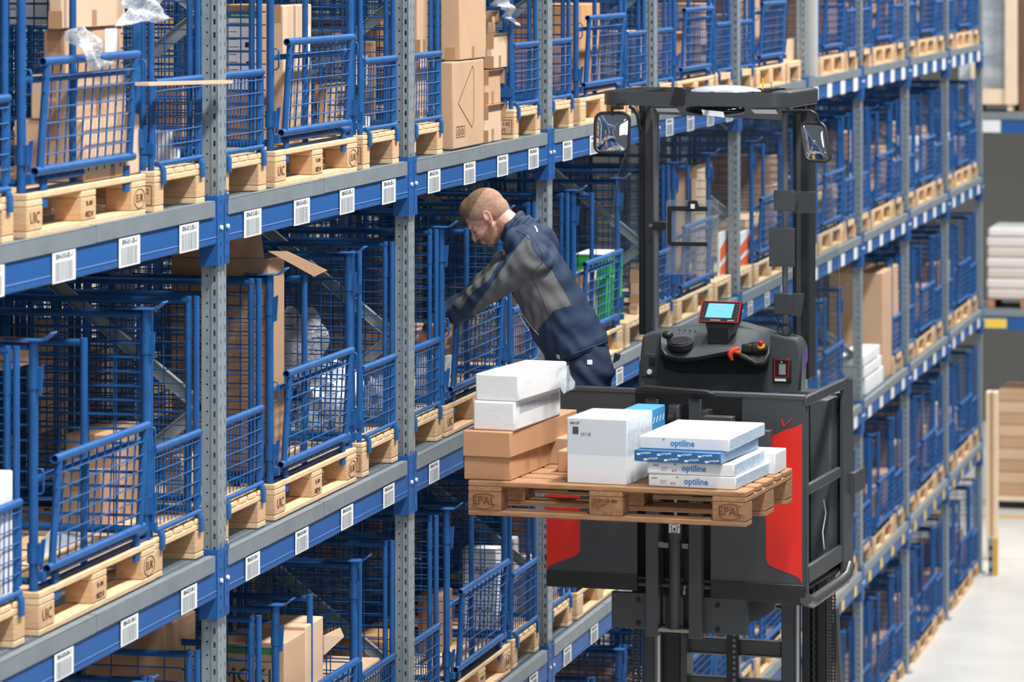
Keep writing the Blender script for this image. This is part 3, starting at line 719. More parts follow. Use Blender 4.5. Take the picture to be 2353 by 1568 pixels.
# --- filler goods in the other cages
SPEC=set([(-1,5,'E'),(-1,5,'H2'),(0,5,'H1'),(0,5,'E'),(0,5,'H2'),(1,5,'H1'),(1,5,'E'),(4,5,'H2'),(5,5,'H1'),(0,4,'H1'),(0,4,'E'),(0,4,'H2'),(-1,4,'E'),(-1,4,'H1'),(-1,4,'H2'),(1,4,'H1'),(1,4,'H2'),(1,4,'E'),(2,4,'E'),(2,4,'H2'),(3,4,'E'),(3,4,'H1'),(3,4,'H2'),(4,4,'H1'),(0,3,'E'),(-1,3,'H2'),(-1,3,'E'),(1,3,'E'),(1,3,'H2'),(5,3,'H2'),(6,3,'H1'),(6,3,'E')])
rnd=random.Random(7)
CM=[CARD,CARD2,CARD3,CARD,CARDO]
def fill(b,L,pos,rear=False):
    y={'H1':.035,'E':.735,'H2':2.05}[pos]+PY(b); W=1.2 if pos=='E' else .58; z=LZ[L]+.147
    n=rnd.choice([1,1,2]) if not rear else 1
    if not rear and rnd.random()<.12: return
    if rear and rnd.random()<.25: return
    where='%s, %s'%(ROW[L],BAYN[b]); p={'E':'middle','H1':'left','H2':'right'}[pos]
    wx=rnd.uniform(.35,.62); ly=min(W-.12,rnd.uniform(.38,.8)); h=rnd.uniform(.22,.5); m=rnd.choice(CM); off=rnd.uniform(.06,max(.061,W-.06-ly))
    xf=-.08-rnd.uniform(0,.1)
    if rear: xf=-1.42-.05
    nm='brown'
    if rnd.random()<.1 and not rear: m=WHITE; nm='white'
    carton('cardboard_box','%s%s carton in the %s cage, %s'%('rear rack ' if rear else '',nm,p,where),'box',xf-wx,xf,y+off,y+off+ly,z,z+h,m,tape=not rear,group='cartons in the rear rack' if rear else 'cartons in the cages')
    if n==2:
        h2=rnd.uniform(.12,.28); w2=wx*rnd.uniform(.6,.95); l2=ly*rnd.uniform(.6,.95); m2=rnd.choice(CM)
        carton('cardboard_box','smaller carton on top, %s cage, %s'%(p,where),'box',xf-.01-w2,xf-.01,y+off+.01,y+off+.01+l2,z+h+.001,z+h+.001+h2,m2,group='cartons in the cages')
for (b,L,pos) in CELLS:
    if (b,L,pos) in SPEC: continue
    fill(b,L,pos)
for L in (3,4,5):
    for b in range(-1,5):
        for pos in ('H1','E','H2'): fill(b,L,pos,True)
# --- bubble wrap and film
def blob(name,label,cat,c,r,m,seed,amp=.18,n=5,nu=28,nv=18):
    b=MB().ball((0,0,0),(1,1,1),nu,nv); rr=random.Random(seed); ph=[(rr.uniform(1,n),rr.uniform(1,n),rr.uniform(1,n),rr.uniform(0,6)) for _ in range(9)]
    out=[]
    for v in b.v:
        s=1+amp*sum(math.sin(p[0]*v[0]*2+p[1]*v[1]*2+p[2]*v[2]*2+p[3]) for p in ph)/4
        out.append((c[0]+v[0]*r[0]*s,c[1]+v[1]*r[1]*s,c[2]+v[2]*r[2]*s))
    b.v=out; return tag(b.build(name,m,smooth=60),label,cat)
def bl(px,py,x,rx,rz,ry,seed,label,m=None,name='bubble_wrap_bundle',amp=.18):
    A=onX(px,py,x); return blob(name,label,'packaging',A,(rx,ry,rz),m or BUB,seed,amp)
bl(690,800,-.35,.10,.17,.16,1,'tall clear bubble wrap bundle behind the drop gate, second row')
bl(760,920,-.25,.13,.16,.16,2,'bright white bubble wrap roll in the middle of the second row cage',m=mat('white_foam',(228,231,234),0.35,0,0,3,(1,1,1),0.6,55))
bl(870,940,-.16,.07,.15,.12,3,'bubble wrap bundle in the narrow cage left of the second upright')
bl(720,985,-.3,.11,.07,.12,4,'crumpled clear film under the bubble wrap bundle, second row')
def sheet(pts,label,m,name='plastic_film',amp=.012,seed=0,cat='film'):
    "crumpled sheet: bilinear patch over four corners, with thickness"
    A,B,C_,D=[Vector(p) for p in pts]; n=16; rr=random.Random(seed); ph=[(rr.uniform(2,14),rr.uniform(2,14),rr.uniform(0,6)) for _ in range(6)]
    nn=(B-A).cross(D-A).normalized(); vs=[];fs=[]
    for j in range(n+1):
        for i in range(n+1):
            u,v=i/n,j/n; p=A*(1-u)*(1-v)+B*u*(1-v)+C_*u*v+D*(1-u)*v
            p+=nn*amp*sum(math.sin(a*u+b*v+c) for a,b,c in ph)/2; p+=(B-A)*.04*math.sin(9*v+seed); vs.append(p)
    for j in range(n):
        for i in range(n): a=j*(n+1)+i; fs.append((a,a+1,a+n+2,a+n+1))
    o=MB().add(vs,fs).build(name,m,smooth=80); s=o.modifiers.new('thickness','SOLIDIFY'); s.thickness=.0006
    return tag(o,label,cat)
FILMB=film('crinkled_bag_film',(238,242,247),.30,.12,1.0,45)
sheet([onX(268,60,.03),onX(300,-10,.02),onX(378,-12,.06),onX(382,45,.07)],'clear plastic film flapping from the big carton, top left',FILMB,seed=3,amp=.02)
sheet([onX(150,72,.02),onX(190,60,.02),onX(252,150,.05),onX(220,162,.05)],'bright clear plastic film hanging over the first drop gate',FILMB,seed=5,amp=.02)
sheet([onX(1120,-8,-.03),onX(1165,-12,-.03),onX(1196,60,-.0),onX(1150,22,-.01)],'plastic bag hanging from the cartons in the top row',FILMB,seed=8,amp=.02)
# ================================================================ order picker truck (own frame: u right, v forward, w up)
TA=math.atan((4100.0-CX)/F_PX); TROT=TH-TA
TFW=(-math.sin(TROT),math.cos(TROT)); TRT=(math.cos(TROT),math.sin(TROT))
TO=(0.41407748,16.27525581)
def T3(u,v,w): return (TO[0]+u*TRT[0]+v*TFW[0], TO[1]+u*TRT[1]+v*TFW[1], w)
def toL(p):
    q=(p[0]-TO[0],p[1]-TO[1]); return (q[0]*TRT[0]+q[1]*TRT[1], q[0]*TFW[0]+q[1]*TFW[1], p[2])
def V(px,py,v):
    d=ray(px,py); n=TFW; num=(TO[0]-CAM[0])*n[0]+(TO[1]-CAM[1])*n[1]+v
    t=num/(d[0]*n[0]+d[1]*n[1]); return Vector(toL([CAM[i]+t*d[i] for i in range(3)]))
def U(px,py,u):
    d=ray(px,py); n=TRT; num=(TO[0]-CAM[0])*n[0]+(TO[1]-CAM[1])*n[1]+u
    t=num/(d[0]*n[0]+d[1]*n[1]); return Vector(toL([CAM[i]+t*d[i] for i in range(3)]))
DG=mat('truck_dark_grey',(62,66,70),0.42,0.0,0.05,3,coat=0.1)
CG=mat('console_grey_plastic',(72,77,81),0.5,0,0,1,bump=0.12,bscale=220)
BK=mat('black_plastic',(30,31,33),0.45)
BKS=mat('black_steel',(38,40,43),0.4,0.3)
RED=mat('truck_red',(218,40,32),0.4)
SIL=mat('polished_rod',(196,202,208),0.18,0.9)
TUBE=mat('grey_tube',(124,130,136),0.3,0.5)
CHAIN=mat('lift_chain_steel',(70,72,74),0.4,0.6)
MIR=mat('mirror_glass',(225,230,235),0.02,1.0)
GLASS=film('cab_glass',(240,244,246),0.03,0.03,0,1,milky=(150,160,170))
ACRYL=film('clear_acrylic',(238,242,244),0.08,0.05,0,1)
truck=thing('order_picker_truck','black and red man-up order picker truck holding a loaded pallet in the aisle','truck',(TO[0],TO[1],0),TROT)
TR=truck
def poly(name,pts,v,thick,m,parent=TR,bevel=0.0,**k):
    return MB().prism([V(x,y,v) for x,y in pts],(0,thick,0)).build(name,m,parent,bevel=bevel,**k)
def rect(name,x0,y0,x1,y1,v,thick,m,parent=TR,bevel=0.0,**k):
    a=V(x0,y0,v);b=V(x1,y1,v)
    return MB().box((a.x,v,b.z),(b.x,v+thick,a.z)).build(name,m,parent,bevel=bevel,**k)
V0=1.10
# front panels of the cabin
fl=poly('front_panel',[(1257,889),(1460,897),(1460,1000),(1464,1000),(1464,1358),(1255,1348)],V0,.02,DG,bevel=.003)
fr=poly('front_panel',[(1705,907),(1850,912),(1850,1392),(1632,1372),(1632,1000),(1705,1000)],V0,.02,DG,bevel=.003)
poly('top_rail',[(1257,886),(1850,909),(1850,921),(1257,898)],V0-.004,.05,DG,bevel=.005)
poly('rubber_flap',[(1458,893),(1478,888),(1620,899),(1640,906),(1625,908),(1465,899)],V0-.03,.05,BK,bevel=.002)
poly('skirt',[(1256,1312),(1463,1322),(1463,1358),(1255,1348)],V0-.008,.01,BK,fl,bevel=.003)
poly('skirt',[(1633,1335),(1849,1346),(1850,1394),(1633,1373)],V0-.008,.01,BK,fr,bevel=.003)
poly('red_side_field',[(1255.5,968),(1333,985),(1333,1262),(1331,1270),(1322,1278),(1278,1294),(1262,1302),(1255.5,1312)],V0-.0015,.0015,RED,fl)
poly('red_side_field',[(1843,974),(1843,1344),(1838,1332),(1828,1324),(1780,1306),(1766,1298),(1760,1284),(1760,1030),(1765,1008),(1800,990),(1828,982)],V0-.0015,.0015,RED,fr)
vm=MB()
for a,b,w in (((1796,963),(1801,980),.006),((1801,980),(1819,963),.0035)):
    p,q=V(*a,V0-.002),V(*b,V0-.002); vm.bar(p,q,.002,w,up=(q-p).cross(Vector((0,1,0))))
vm.build('brand_mark',RED,fr)
# dark well with the small fork mast
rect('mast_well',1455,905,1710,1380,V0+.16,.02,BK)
for x0,x1,y1 in ((1483,1512,1464),(1582,1611,1470)):
    rect('fork_mast_channel',x0,917,x1,y1,V0-.03,.05,DG,bevel=.003)
    rect('inner_channel',x1 if x0<1500 else x0-12,930,x1+12 if x0<1500 else x0,y1-6,V0+.03,.03,BKS)
rect('channel_cap',1487,915,1508,919,V0-.035,.06,BKS); rect('channel_cap',1586,917,1607,921,V0-.035,.06,BKS)
rect('guide_block',1467,940,1482,992,V0-.02,.08,DG,bevel=.002); rect('guide_block',1612,944,1627,992,V0-.02,.08,DG,bevel=.002)
# chain pulley with its hood
c=V(1547,958,V0); MB().cyl((c.x-.014,c.y-.02,c.z-.01),(c.x+.014,c.y-.02,c.z-.01),.03,20).build('chain_pulley',BKS,TR,smooth=40)
rect('pulley_hood',1533,930,1562,1000,V0-.02,.05,DG,bevel=.012,seg=3)
lm=MB()
for k in range(5):
    z=V(1546,950+9*k,V0).z; u=V(1546,950,V0).x; lm.box((u-.010,V0-.035,z-.006),(u-.003,V0-.022,z+.006)); lm.box((u+.002,V0-.035,z-.006),(u+.009,V0-.022,z+.006)); lm.cyl((u-.012,V0-.03,z),(u+.011,V0-.03,z),.003,6)
lm.build('leaf_chain',CHAIN,TR)
# fork carriage and forks
rect('carriage_block',1615,957,1682,1045,V0-.17,.06,DG,bevel=.003); rect('carriage_block',1735,990,1768,1070,V0-.17,.06,DG,bevel=.003); rect('carriage_block',1392,946,1456,1040,V0-.17,.06,DG,bevel=.003)
MB().box((.16,.935,3.80),(1.04,.98,4.02)).build('fork_carriage',DG,TR,bevel=.004)
for u in (.27,.82):
    MB().prism([(u,.56,3.795),(u,.93,3.785),(u,.93,4.06),(u,.97,4.06),(u,.97,3.83),(u,.56,3.808)],(.10,0,0)).build('fork',BKS,TR,bevel=.002)
# lift cylinder in the middle
u=V(1551,1300,V0-.02).x; z=lambda y: V(1551,y,V0-.02).z
cyl=MB().cyl((u,V0-.02,z(1446)),(u,V0-.02,z(1222)),.0255,22).cyl((u,V0-.02,z(1240)),(u,V0-.02,z(1222)),.030,22).cyl((u,V0-.02,z(1430)),(u,V0-.02,z(1427)),.028,22).build('lift_cylinder',DG,TR,smooth=40)
MB().cyl((u+.003,V0-.02,z(1224)),(u+.003,V0-.02,z(1000)),.0085,14).build('piston_rod',SIL,TR,smooth=40)
MB().cyl((u,V0-.02,z(1230)),(u,V0-.02,z(1198)),.029,22).build('cylinder_head',TUBE,cyl,smooth=40)
st=rect('warning_sticker',1537,1204,1562,1226,V0-.052,.001,PAPER,cyl)
sm=MB()
for a,b in (((1543,1206),(1543,1224)),((1556,1206),(1556,1224)),((1543,1206),(1556,1206)),((1543,1224),(1556,1224)),((1538,1212),(1542,1212)),((1558,1212),(1562,1212))):
    p,q=V(*a,V0-.0535),V(*b,V0-.0535); sm.bar(p,q,.001,.002,up=(q-p).cross(Vector((0,1,0))))
c=V(1549.5,1217,V0-.0535); sm.ball((c.x,c.y,c.z),(.005,.001,.006),10,6)
sm.build('oil_symbol',INK,st)
rect('clamp_bracket',1512,1247,1536,1260,V0-.03,.03,TUBE,bevel=.002); rect('clamp_bracket',1566,1250,1581,1262,V0-.03,.03,TUBE,bevel=.002)
c=V(1572,1362,V0-.03); MB().ball((c.x,c.y,c.z),(.008,.008,.012)).cyl((c.x,c.y,c.z+.01),(c.x+.004,c.y,c.z+.03),.005,8).build('grease_fitting',TUBE,TR,smooth=50)
rect('foot_plate',1512,1446,1581,1456,V0-.05,.14,mat('zinc_tan',(150,146,134),.5,.3),bevel=.002)
for x0,y0,x1,y1 in ((1405,1360,1484,1446),(1611,1372,1716,1462)):
    p=rect('bolted_plate',x0,y0,x1,y1,V0+.02,.03,DG,bevel=.003)
    for by in (.22,.84):
        c=V(x0+(x1-x0)*(.78 if x0<1500 else .36),y0+(y1-y0)*by,V0+.02); MB().cyl((c.x,c.y-.006,c.z),(c.x,c.y,c.z),.011,14).cyl((c.x,c.y-.010,c.z),(c.x,c.y-.006,c.z),.006,6).build('bolt',BKS,p,smooth=40)
poly('gusset_plate',[(1716,1378),(1784,1384),(1779,1400),(1766,1412),(1716,1436)],V0+.2,.02,DG)
# platform, side frame on the right
MB().box((.04,V0+.02,3.312),(1.17,1.98,3.33)).build('platform_floor',DG,TR,bevel=.006)
sf=MB().box((1.165,V0,4.135),(1.195,1.86,4.178)).build('side_top_rail',DG,TR,bevel=.006)
MB().box((1.165,V0+.01,3.30),(1.19,V0+.05,4.14)).build('side_post',DG,TR,bevel=.004)
a,b=U(1855,1125,1.18),U(1927,1085,1.18); MB().bar(a,b,.025,.045).build('side_mid_rail',DG,TR,bevel=.006)
MB().box((1.165,V0+.02,3.355),(1.19,1.83,3.43)).build('side_low_rail',DG,TR,bevel=.006)
pl_=MB().prism([U(x,y,1.175) for x,y in ((1930,872),(1940,869),(1951,874),(1952,1100),(1956,1156),(1950,1212),(1953,1306),(1943,1340),(1930,1345),(1929,1100))],(.018,0,0)).build('rear_side_plate',DG,TR,bevel=.003)
a=U(1952,1087,1.19); b=U(1970,1126,1.19); MB().box((1.19,a.y,b.z),(1.215,b.y+.06,a.z)).build('step_bracket',DG,TR,bevel=.003)
MB().path([U(1852,1378,1.19)+Vector((0,0,0)),U(1865,1384,1.19),U(1930,1338,1.19),U(1943,1325,1.19),U(1951,1300,1.19)],.028,10).build('bumper_edge',DG,TR,smooth=60)
MB().box((.045,V0+.02,3.33),(.06,1.9,3.60)).build('side_panel',DG,TR,bevel=.004); MB().box((.04,V0,4.11),(.07,1.86,4.150)).build('side_top_rail',DG,TR,bevel=.006)
MB().box((.06,1.90,3.33),(1.17,1.93,4.09)).build('rear_cabin_wall',BK,TR)
MB().box((1.06,1.70,3.33),(1.16,1.9,4.1)).build('battery_cover',CG,TR,bevel=.01)
MB().path([(1.15,1.60,3.66),(1.155,1.62,3.60),(1.15,1.58,3.52),(1.152,1.6,3.44)],.003,6).build('white_cable',WHITE,TR,smooth=60)
MB().box((.95,1.86,4.09),(1.17,1.98,4.115)).build('console_ledge',DG,TR,bevel=.008)
# console
cons=poly('console',[(1475,772),(1490,764),(1560,752),(1605,744),(1700,744),(1770,764),(1832,777),(1843,800),(1838,905),(1834,912),(1462,896),(1467,850),(1472,800)],1.86,.12,CG,bevel=.02,seg=4)
poly('console_recess_shade',[(1518,815),(1765,828),(1762,852),(1745,861),(1560,858),(1527,848)],1.852,.012,BK,cons,bevel=.004)  # black plate stands in for the shade of the recess under the shelf
def loft(name,rows,m,parent,smooth=50,**k):
    b=MB(); n=len(rows[0]); vs=[p for r in rows for p in r]; fs=[]
    R=len(rows)
    for j in range(R):
        for i in range(n-1):
            a=j*n+i; c=((j+1)%R)*n+i; fs.append((a,a+1,c+1,c))
    fs.append(tuple(j*n for j in range(R))); fs.append(tuple((R-1-j)*n+n-1 for j in range(R)))
    b.add(vs,fs); return b.build(name,m,parent,smooth=smooth,**k)
xs=[1519,1530,1560,1600,1640,1680,1710,1740,1760,1770]
fy=[806,822,829,827,819,812,822,838,836,812]; ty=[785,795,803,803,797,797,800,812,812,795]; by=[764,758,752,749,748,750,755,760,764,768]
rows=[[V(x,y,1.86) for x,y in zip(xs,by)],[V(x,(y+t)/2-2,1.76) for x,y,t in zip(xs,by,ty)],[V(x,t,1.68) for x,t in zip(xs,ty)],[V(x,f_-6,1.655) for x,f_ in zip(xs,fy)],[V(x,f_,1.665) for x,f_ in zip(xs,fy)],[V(x,f_+4,1.86) for x,f_ in zip(xs,fy)]]
sh=loft('console_shelf',rows,CG,cons)
poly('display_stand',[(1620,742),(1690,744),(1668,800),(1632,800)],1.70,.10,CG,cons,bevel=.006)
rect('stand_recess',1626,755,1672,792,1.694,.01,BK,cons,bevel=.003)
c=V(1564,787,1.69); d=MB().cyl((c.x,c.y,c.z-.022),(c.x,c.y-.008,c.z+.006),.060,32).cyl((c.x,c.y-.008,c.z+.006),(c.x,c.y-.009,c.z+.010),.052,32).build('steering_disc',BK,cons,smooth=35,bevel=.003)
a=V(1541,797,1.66);b=V(1534,772,1.66); MB().cyl(a,b,.011,14,r2=.009).ball((b.x,b.y,b.z+.004),(.027,.022,.019),18,12).build('steering_knob',BK,d,smooth=60)
# grip side
c=V(1738,802,1.672); MB().ball((c.x,c.y,c.z),(.058,.02,.032),20,10).build('grip_well',BK,cons,smooth=60)
MB().path([V(1690,812,1.64),V(1712,822,1.625),V(1738,836,1.625),V(1756,832,1.63),V(1766,815,1.65),V(1767,800,1.67)],[.012,.015,.015,.014,.012,.010],12).build('hand_grip',BK,cons,smooth=60)
OR=mat('orange_red_lever',(228,70,34),0.4)
MB().path([V(1698,800,1.62),V(1684,804,1.61),V(1677,815,1.605),V(1682,828,1.61)],[.007,.013,.013,.007],12).path([V(1684,806,1.61),V(1700,812,1.62)],[.012,.008],10).build('travel_lever',OR,cons,smooth=60)
rect('thumb_switch',1703,791,1727,812,1.64,.03,BK,cons,bevel=.008,seg=3)
c=V(1749,798,1.66); MB().cyl((c.x,c.y,c.z),(c.x,c.y-.006,c.z+.008),.017,20).build('yellow_ring',mat('estop_yellow',(232,170,30),.4),cons,smooth=40)
MB().cyl((c.x,c.y-.004,c.z+.008),(c.x,c.y-.010,c.z+.020),.010,16,r2=.013).ball((c.x,c.y-.011,c.z+.022),(.013,.012,.008),16,8).build('emergency_stop_button',mat('estop_red',(222,34,40),.35),cons,smooth=50)
# display
dv=1.66
disp=MB().prism([V(1613,691,dv+.04),V(1705,694,dv+.04),V(1697,743,dv),V(1603,740,dv)],(0,.035,-.01)).build('control_display',BK,cons,bevel=.006,seg=3)
def onplane(pts,off):
    # bilinear on the tilted display face
    A,B,C_,D=V(1613,691,dv+.04),V(1705,694,dv+.04),V(1697,743,dv),V(1603,740,dv); n=(B-A).cross(D-A).normalized()
    if n.y>0: n=-n
    return [A*(1-s)*(1-t)+B*s*(1-t)+C_*s*t+D*(1-s)*t+n*off for s,t in pts]
rim=MB(); q=[(.02,.03),(.98,.03),(.98,.97),(.02,.97)]
for k in range(4):
    a,b=onplane([q[k],q[(k+1)%4]],.0015); rim.bar(a,b,.004,.003)
rim.build('red_rim',RED,disp)
SCRN=mat('display_screen',(96,170,222),0.25,emit=((110,180,230),.75))
p=onplane([(.19,.12),(.83,.12),(.80,.78),(.16,.78)],.002); MB().prism(p,(0,.0015,0)).build('screen',SCRN,disp)
kb=MB()
for k in range(5):
    for s in (.08,.90):
        a,b=onplane([(s,.16+.14*k),(s+.04,.16+.14*k)],.002); kb.bar(a,b,.002,.004)
kb.build('display_keys',TUBE,disp)
wt=MB()
for s,t,l in ((.3,.2,.3),(.46,.3,.12),(.42,.42,.2),(.26,.6,.05),(.7,.62,.03),(.4,.74,.16),(.3,.9,.25),(.72,.9,.16)):
    a,b=onplane([(s,t),(s+l,t)],.0035); wt.bar(a,b,.0006,.003)
wt.build('screen_writing',PAPER,disp)
# meter on the right, key pad on the left
mp=rect('battery_meter',1775,823,1818,881,1.852,.01,BK,cons,bevel=.004)
rm=MB(); 
for a,b in (((1780,827),(1813,828)),((1813,828),(1811,868)),((1811,868),(1779,867)),((1779,867),(1780,827))): rm.bar(V(*a,1.849),V(*b,1.849),.003,.0025,up=(1,0,1))
rm.build('red_rim',RED,mp); rect('meter_window',1790,837,1805,862,1.849,.003,mat('meter_grey',(150,150,156),.3),mp); rect('meter_label',1780,870,1806,877,1.849,.003,PAPER,mp)
c=V(1796,833,1.848); MB().ball(tuple(c),.003,8,6).build('green_led',mat('green_led',(40,210,100),.4,emit=((60,230,120),1.5)),mp)
kp=poly('key_pad',[(1482,812),(1515,816),(1510,868),(1474,866)],1.853,.01,DG,cons,bevel=.003); rect('rocker_switch',1492,820,1504,841,1.846,.01,BK,kp,bevel=.003)
c=V(1493,855,1.85); MB().cyl((c.x,c.y,c.z),(c.x,c.y-.01,c.z),.0125,18).build('white_button',WHITE,kp,smooth=40,bevel=.002)
tp=MB()
for k in range(4):
    c=V(1562+12*k,758+1*k,1.80); tp.ball(tuple(c),(.007,.004,.003),8,5)
tp.build('toggle_row',BK,cons)
c=V(1787,904,1.80); MB().ball((c.x-.01,c.y,c.z),.0022,6,4).ball((c.x,c.y,c.z+.003),.0022,6,4).ball((c.x+.01,c.y,c.z),.0022,6,4).build('blue_lamps',mat('blue_led',(60,50,230),.4,emit=((70,60,255),3)),TR)
# mast pillars and tubes
rect('mast_pillar',1468,240,1482,770,2.0,.12,BK,bevel=.003); rect('mast_pillar_face',1482,240,1498,770,1.99,.13,DG,bevel=.003)
rect('mast_pillar',1821,244,1858,872,2.0,.14,BK,bevel=.003); rect('pillar_strip',1830,260,1840,860,1.992,.01,DG)
for x in (1507.5,1804):
    a,b=V(x,262,1.93),V(x,772,1.93); MB().cyl((a.x,1.93,b.z),(a.x,1.93,a.z),.0135,18).build('grab_tube',TUBE,TR,smooth=40)
MB().path([V(1447,243,1.98),V(1458,250,1.98),V(1467,266,1.98),V(1472,300,1.98)],.012,8).build('roof_strut',BK,TR,smooth=60)
# glass
gl=MB().prism([V(x,y,2.06) for x,y in ((1514,262),(1820,262),(1820,860),(1514,760))],(0,.004,0)).build('windscreen',GLASS,TR)
MB().prism([V(x,y,2.02) for x,y in ((1446,330),(1420,400),(1408,480),(1403,560),(1403,778),(1408,786),(1468,786),(1468,262))],(0,.004,0)).build('side_glass',GLASS,TR)
MB().prism([V(x,y,2.02) for x,y in ((1858,262),(1900,350),(1913,430),(1924,530),(1929,640),(1931,855),(1928,862),(1920,866),(1858,866))],(0,.004,0)).build('side_glass',GLASS,TR)
ed=MB().path([V(x,y,2.02) for x,y in ((1446,330),(1420,400),(1408,480),(1403,560),(1403,778))],.0012,5).path([V(x,y,2.02) for x,y in ((1900,350),(1913,430),(1924,530),(1929,640),(1931,855),(1928,862),(1920,866))],.0012,5)
ed.build('glass_edge',ACRYL,TR)
# overhead guard
def stadium(u0,u1,v0,v1,rl,rr,n=7):
    P=[]
    for (cu,cv,r,a0) in ((u0+rl,v0+rl,rl,180),(u1-rr,v0+rr,rr,270),(u1-rr,v1-rr,rr,0),(u0+rl,v1-rl,rl,90)):
        for k in range(n+1):
            a=math.radians(a0+90*k/n); P.append((cu+r*math.cos(a),cv+r*math.sin(a)))
    return P
vf=1.50; u0=V(1388,220,vf+.08).x; u1=V(1803,220,vf+.02).x; wt_=V(1500,211,vf).z; wb=V(1500,243,vf).z
outl=stadium(u0,u1,vf,2.12,.10,.06); g=MB(); n=len(outl); t=.012
inl=stadium(u0+t,u1-t,vf+t,2.12-t,.10-t,.06-t)
vs=[(a,b,wb) for a,b in outl]+[(a,b,wt_) for a,b in outl]+[(a,b,wt_) for a,b in inl]+[(a,b,wb) for a,b in inl]
fs=[]
for r in range(4):
    for k in range(n): fs.append((r*n+k,r*n+(k+1)%n,((r+1)%4)*n+(k+1)%n,((r+1)%4)*n+k))
roof=g.add(vs,fs).build('roof_guard',DG,TR,smooth=35)
for k in range(5):
    u=u0+.13+k*.17; MB().box((u,vf+.01,wt_-.022),(u+.012,2.11,wt_-.004)).build('roof_bar',BK,roof)
MB().box((u0+.12,vf+.3,wt_-.02),(u1-.1,vf+.312,wt_-.006)).build('roof_bar',BK,roof)
rb_=MB().box((u1-.085,vf+.10,wb-.01),(u1+.004,2.16,wt_+.004)).build('roof_end_block',DG,roof,bevel=.012,seg=3)
poly('camera_box',[(1549,200),(1573,203),(1568,246),(1543,242)],vf-.03,.03,BK,roof,bevel=.002)
hp=MB().prism([V(1502,244,1.80),V(1800,247,1.80),V(1800,276,1.98),V(1502,262,1.98)],(0,.004,.004)).build('header_plate',DG,roof)
MB().prism([V(1505,249,1.80),V(1555,249,1.80),V(1562,258,1.86),V(1512,257,1.86)],(0,-.0035,.0)).build('paper_label',PAPER,hp)
MB().prism([V(1726,252,1.80),V(1782,252,1.80),V(1788,262,1.86),V(1735,261,1.86)],(0,-.0035,.0)).build('paper_label',PAPER,hp)
c=V(1644,254,1.80); MB().ball((c.x,c.y,c.z+.002),(.142,.06,.030),28,12).build('dome_mirror',mat('dark_dome',(40,44,50),.08,.9),roof,smooth=60)
MB().prism([V(1612,252,1.738),V(1662,257,1.738),V(1665,270,1.738),V(1616,265,1.738)],(0,.002,0)).build('dome_sticker',PAPER,roof)
c=V(1668,207,1.85); MB().ball((c.x,c.y,c.z-.006),(.165,.14,.030),28,12).build('roof_bubble',film('roof_bubble',(225,232,238),.35,.06,.3,9),roof,smooth=60)
a=V(1753,205,1.9); MB().cyl(tuple(a),(a.x,a.y,a.z+.052),.004,8).build('yellow_antenna',mat('antenna_yellow',(236,180,30),.4),roof)
a=V(1772,208,1.9); MB().cyl(tuple(a),(a.x,a.y,a.z+.04),.0014,6).build('thin_antenna',BK,roof)
MB().path([V(1773,208,1.85),V(1785,204,1.85),V(1800,203,1.86),V(1812,208,1.88)],.006,8).build('roof_hose',BK,roof,smooth=60)
PUR=mat('purple_cable',(150,70,190),.4)
MB().path([V(1838,225,2.0),V(1846,231,1.99),V(1851,240,1.99),V(1853,252,1.99)],.0045,8).build('purple_cable',PUR,roof,smooth=60)
MB().path([V(1853,800,1.95),V(1854,825,1.95),V(1850,842,1.95),V(1842,852,1.95)],.0045,8).build('purple_cable',PUR,TR,smooth=60)
# mirrors
def rrect(cx,cy,w,h,r,shear=0.0,skew=0.0,n=5,ang=0):
    P=[]
    for sx,sy,a0 in ((1,-1,-90),(1,1,0),(-1,1,90),(-1,-1,180)):
        for k in range(n+1):
            a=math.radians(a0+90*k/n); x=sx*(w/2-r)+r*math.cos(a); y=sy*(h/2-r)+r*math.sin(a)
            P.append((cx+x+shear*y/h*w, cy+y+skew*x/w*h))
    return P
def mirror(P,v,name,label=None,tilt=(0,0)):
    pts=[V(x,y,v) for x,y in P]; c=sum(pts,Vector())/len(pts)
    for p in pts: p.y+= (p.x-c.x)*tilt[0]+(p.z-c.z)*tilt[1]
    n=len(pts); b=MB(); ax=Vector((tilt[0],-1,tilt[1])).normalized()
    # frame: rounded rim and back shell
    b.path(pts,.0075,8,closed=True)
    o=b.build(name,BK,TR,smooth=60)
    s=MB(); rings=[(1.0,-.004),(.92,-.022),(.6,-.034)]
    vs=[]; 
    for f_,dd in rings: vs+=[c+(p-c)*f_-ax*(-dd)*1 for p in pts]
    fs=[(j*n+k,j*n+(k+1)%n,(j+1)*n+(k+1)%n,(j+1)*n+k) for j in range(2) for k in range(n)]+[tuple(2*n+k for k in range(n))]
    s.add(vs,fs).build('mirror_housing',BK,o,smooth=60)
    gm=MB(); rr=[1.0,.8,.6,.4,.2]; vs=[]; bul=.016
    for f_ in rr: vs+=[c+(p-c)*f_*.97+ax*(bul*(1-f_*f_)) for p in pts]
    vs.append(c+ax*bul); fs=[(j*n+k,j*n+(k+1)%n,(j+1)*n+(k+1)%n,(j+1)*n+k) for j in range(4) for k in range(n)]+[(4*n+k,4*n+(k+1)%n,5*n) for k in range(n)]
    gm.add(vs,fs).build('mirror_glass',MIR,o,smooth=80)
    return o
m1=mirror(rrect(1406.5,305,77,90,17),1.46,'side_mirror',tilt=(.05,.10))
a=V(1408,242,1.46); MB().cyl(tuple(a),tuple(V(1406,262,1.46)),.006,10).build('mirror_stem',BK,m1,smooth=40); rect('mirror_clamp',1402,243,1430,252,1.45,.03,BK,m1,bevel=.004); MB().box((V(1430,240,1.46).x-.03,1.45,V(1400,243,1.46).z),(V(1430,240,1.46).x,1.52,V(1400,236,1.46).z)).build('mirror_bracket',BK,m1)
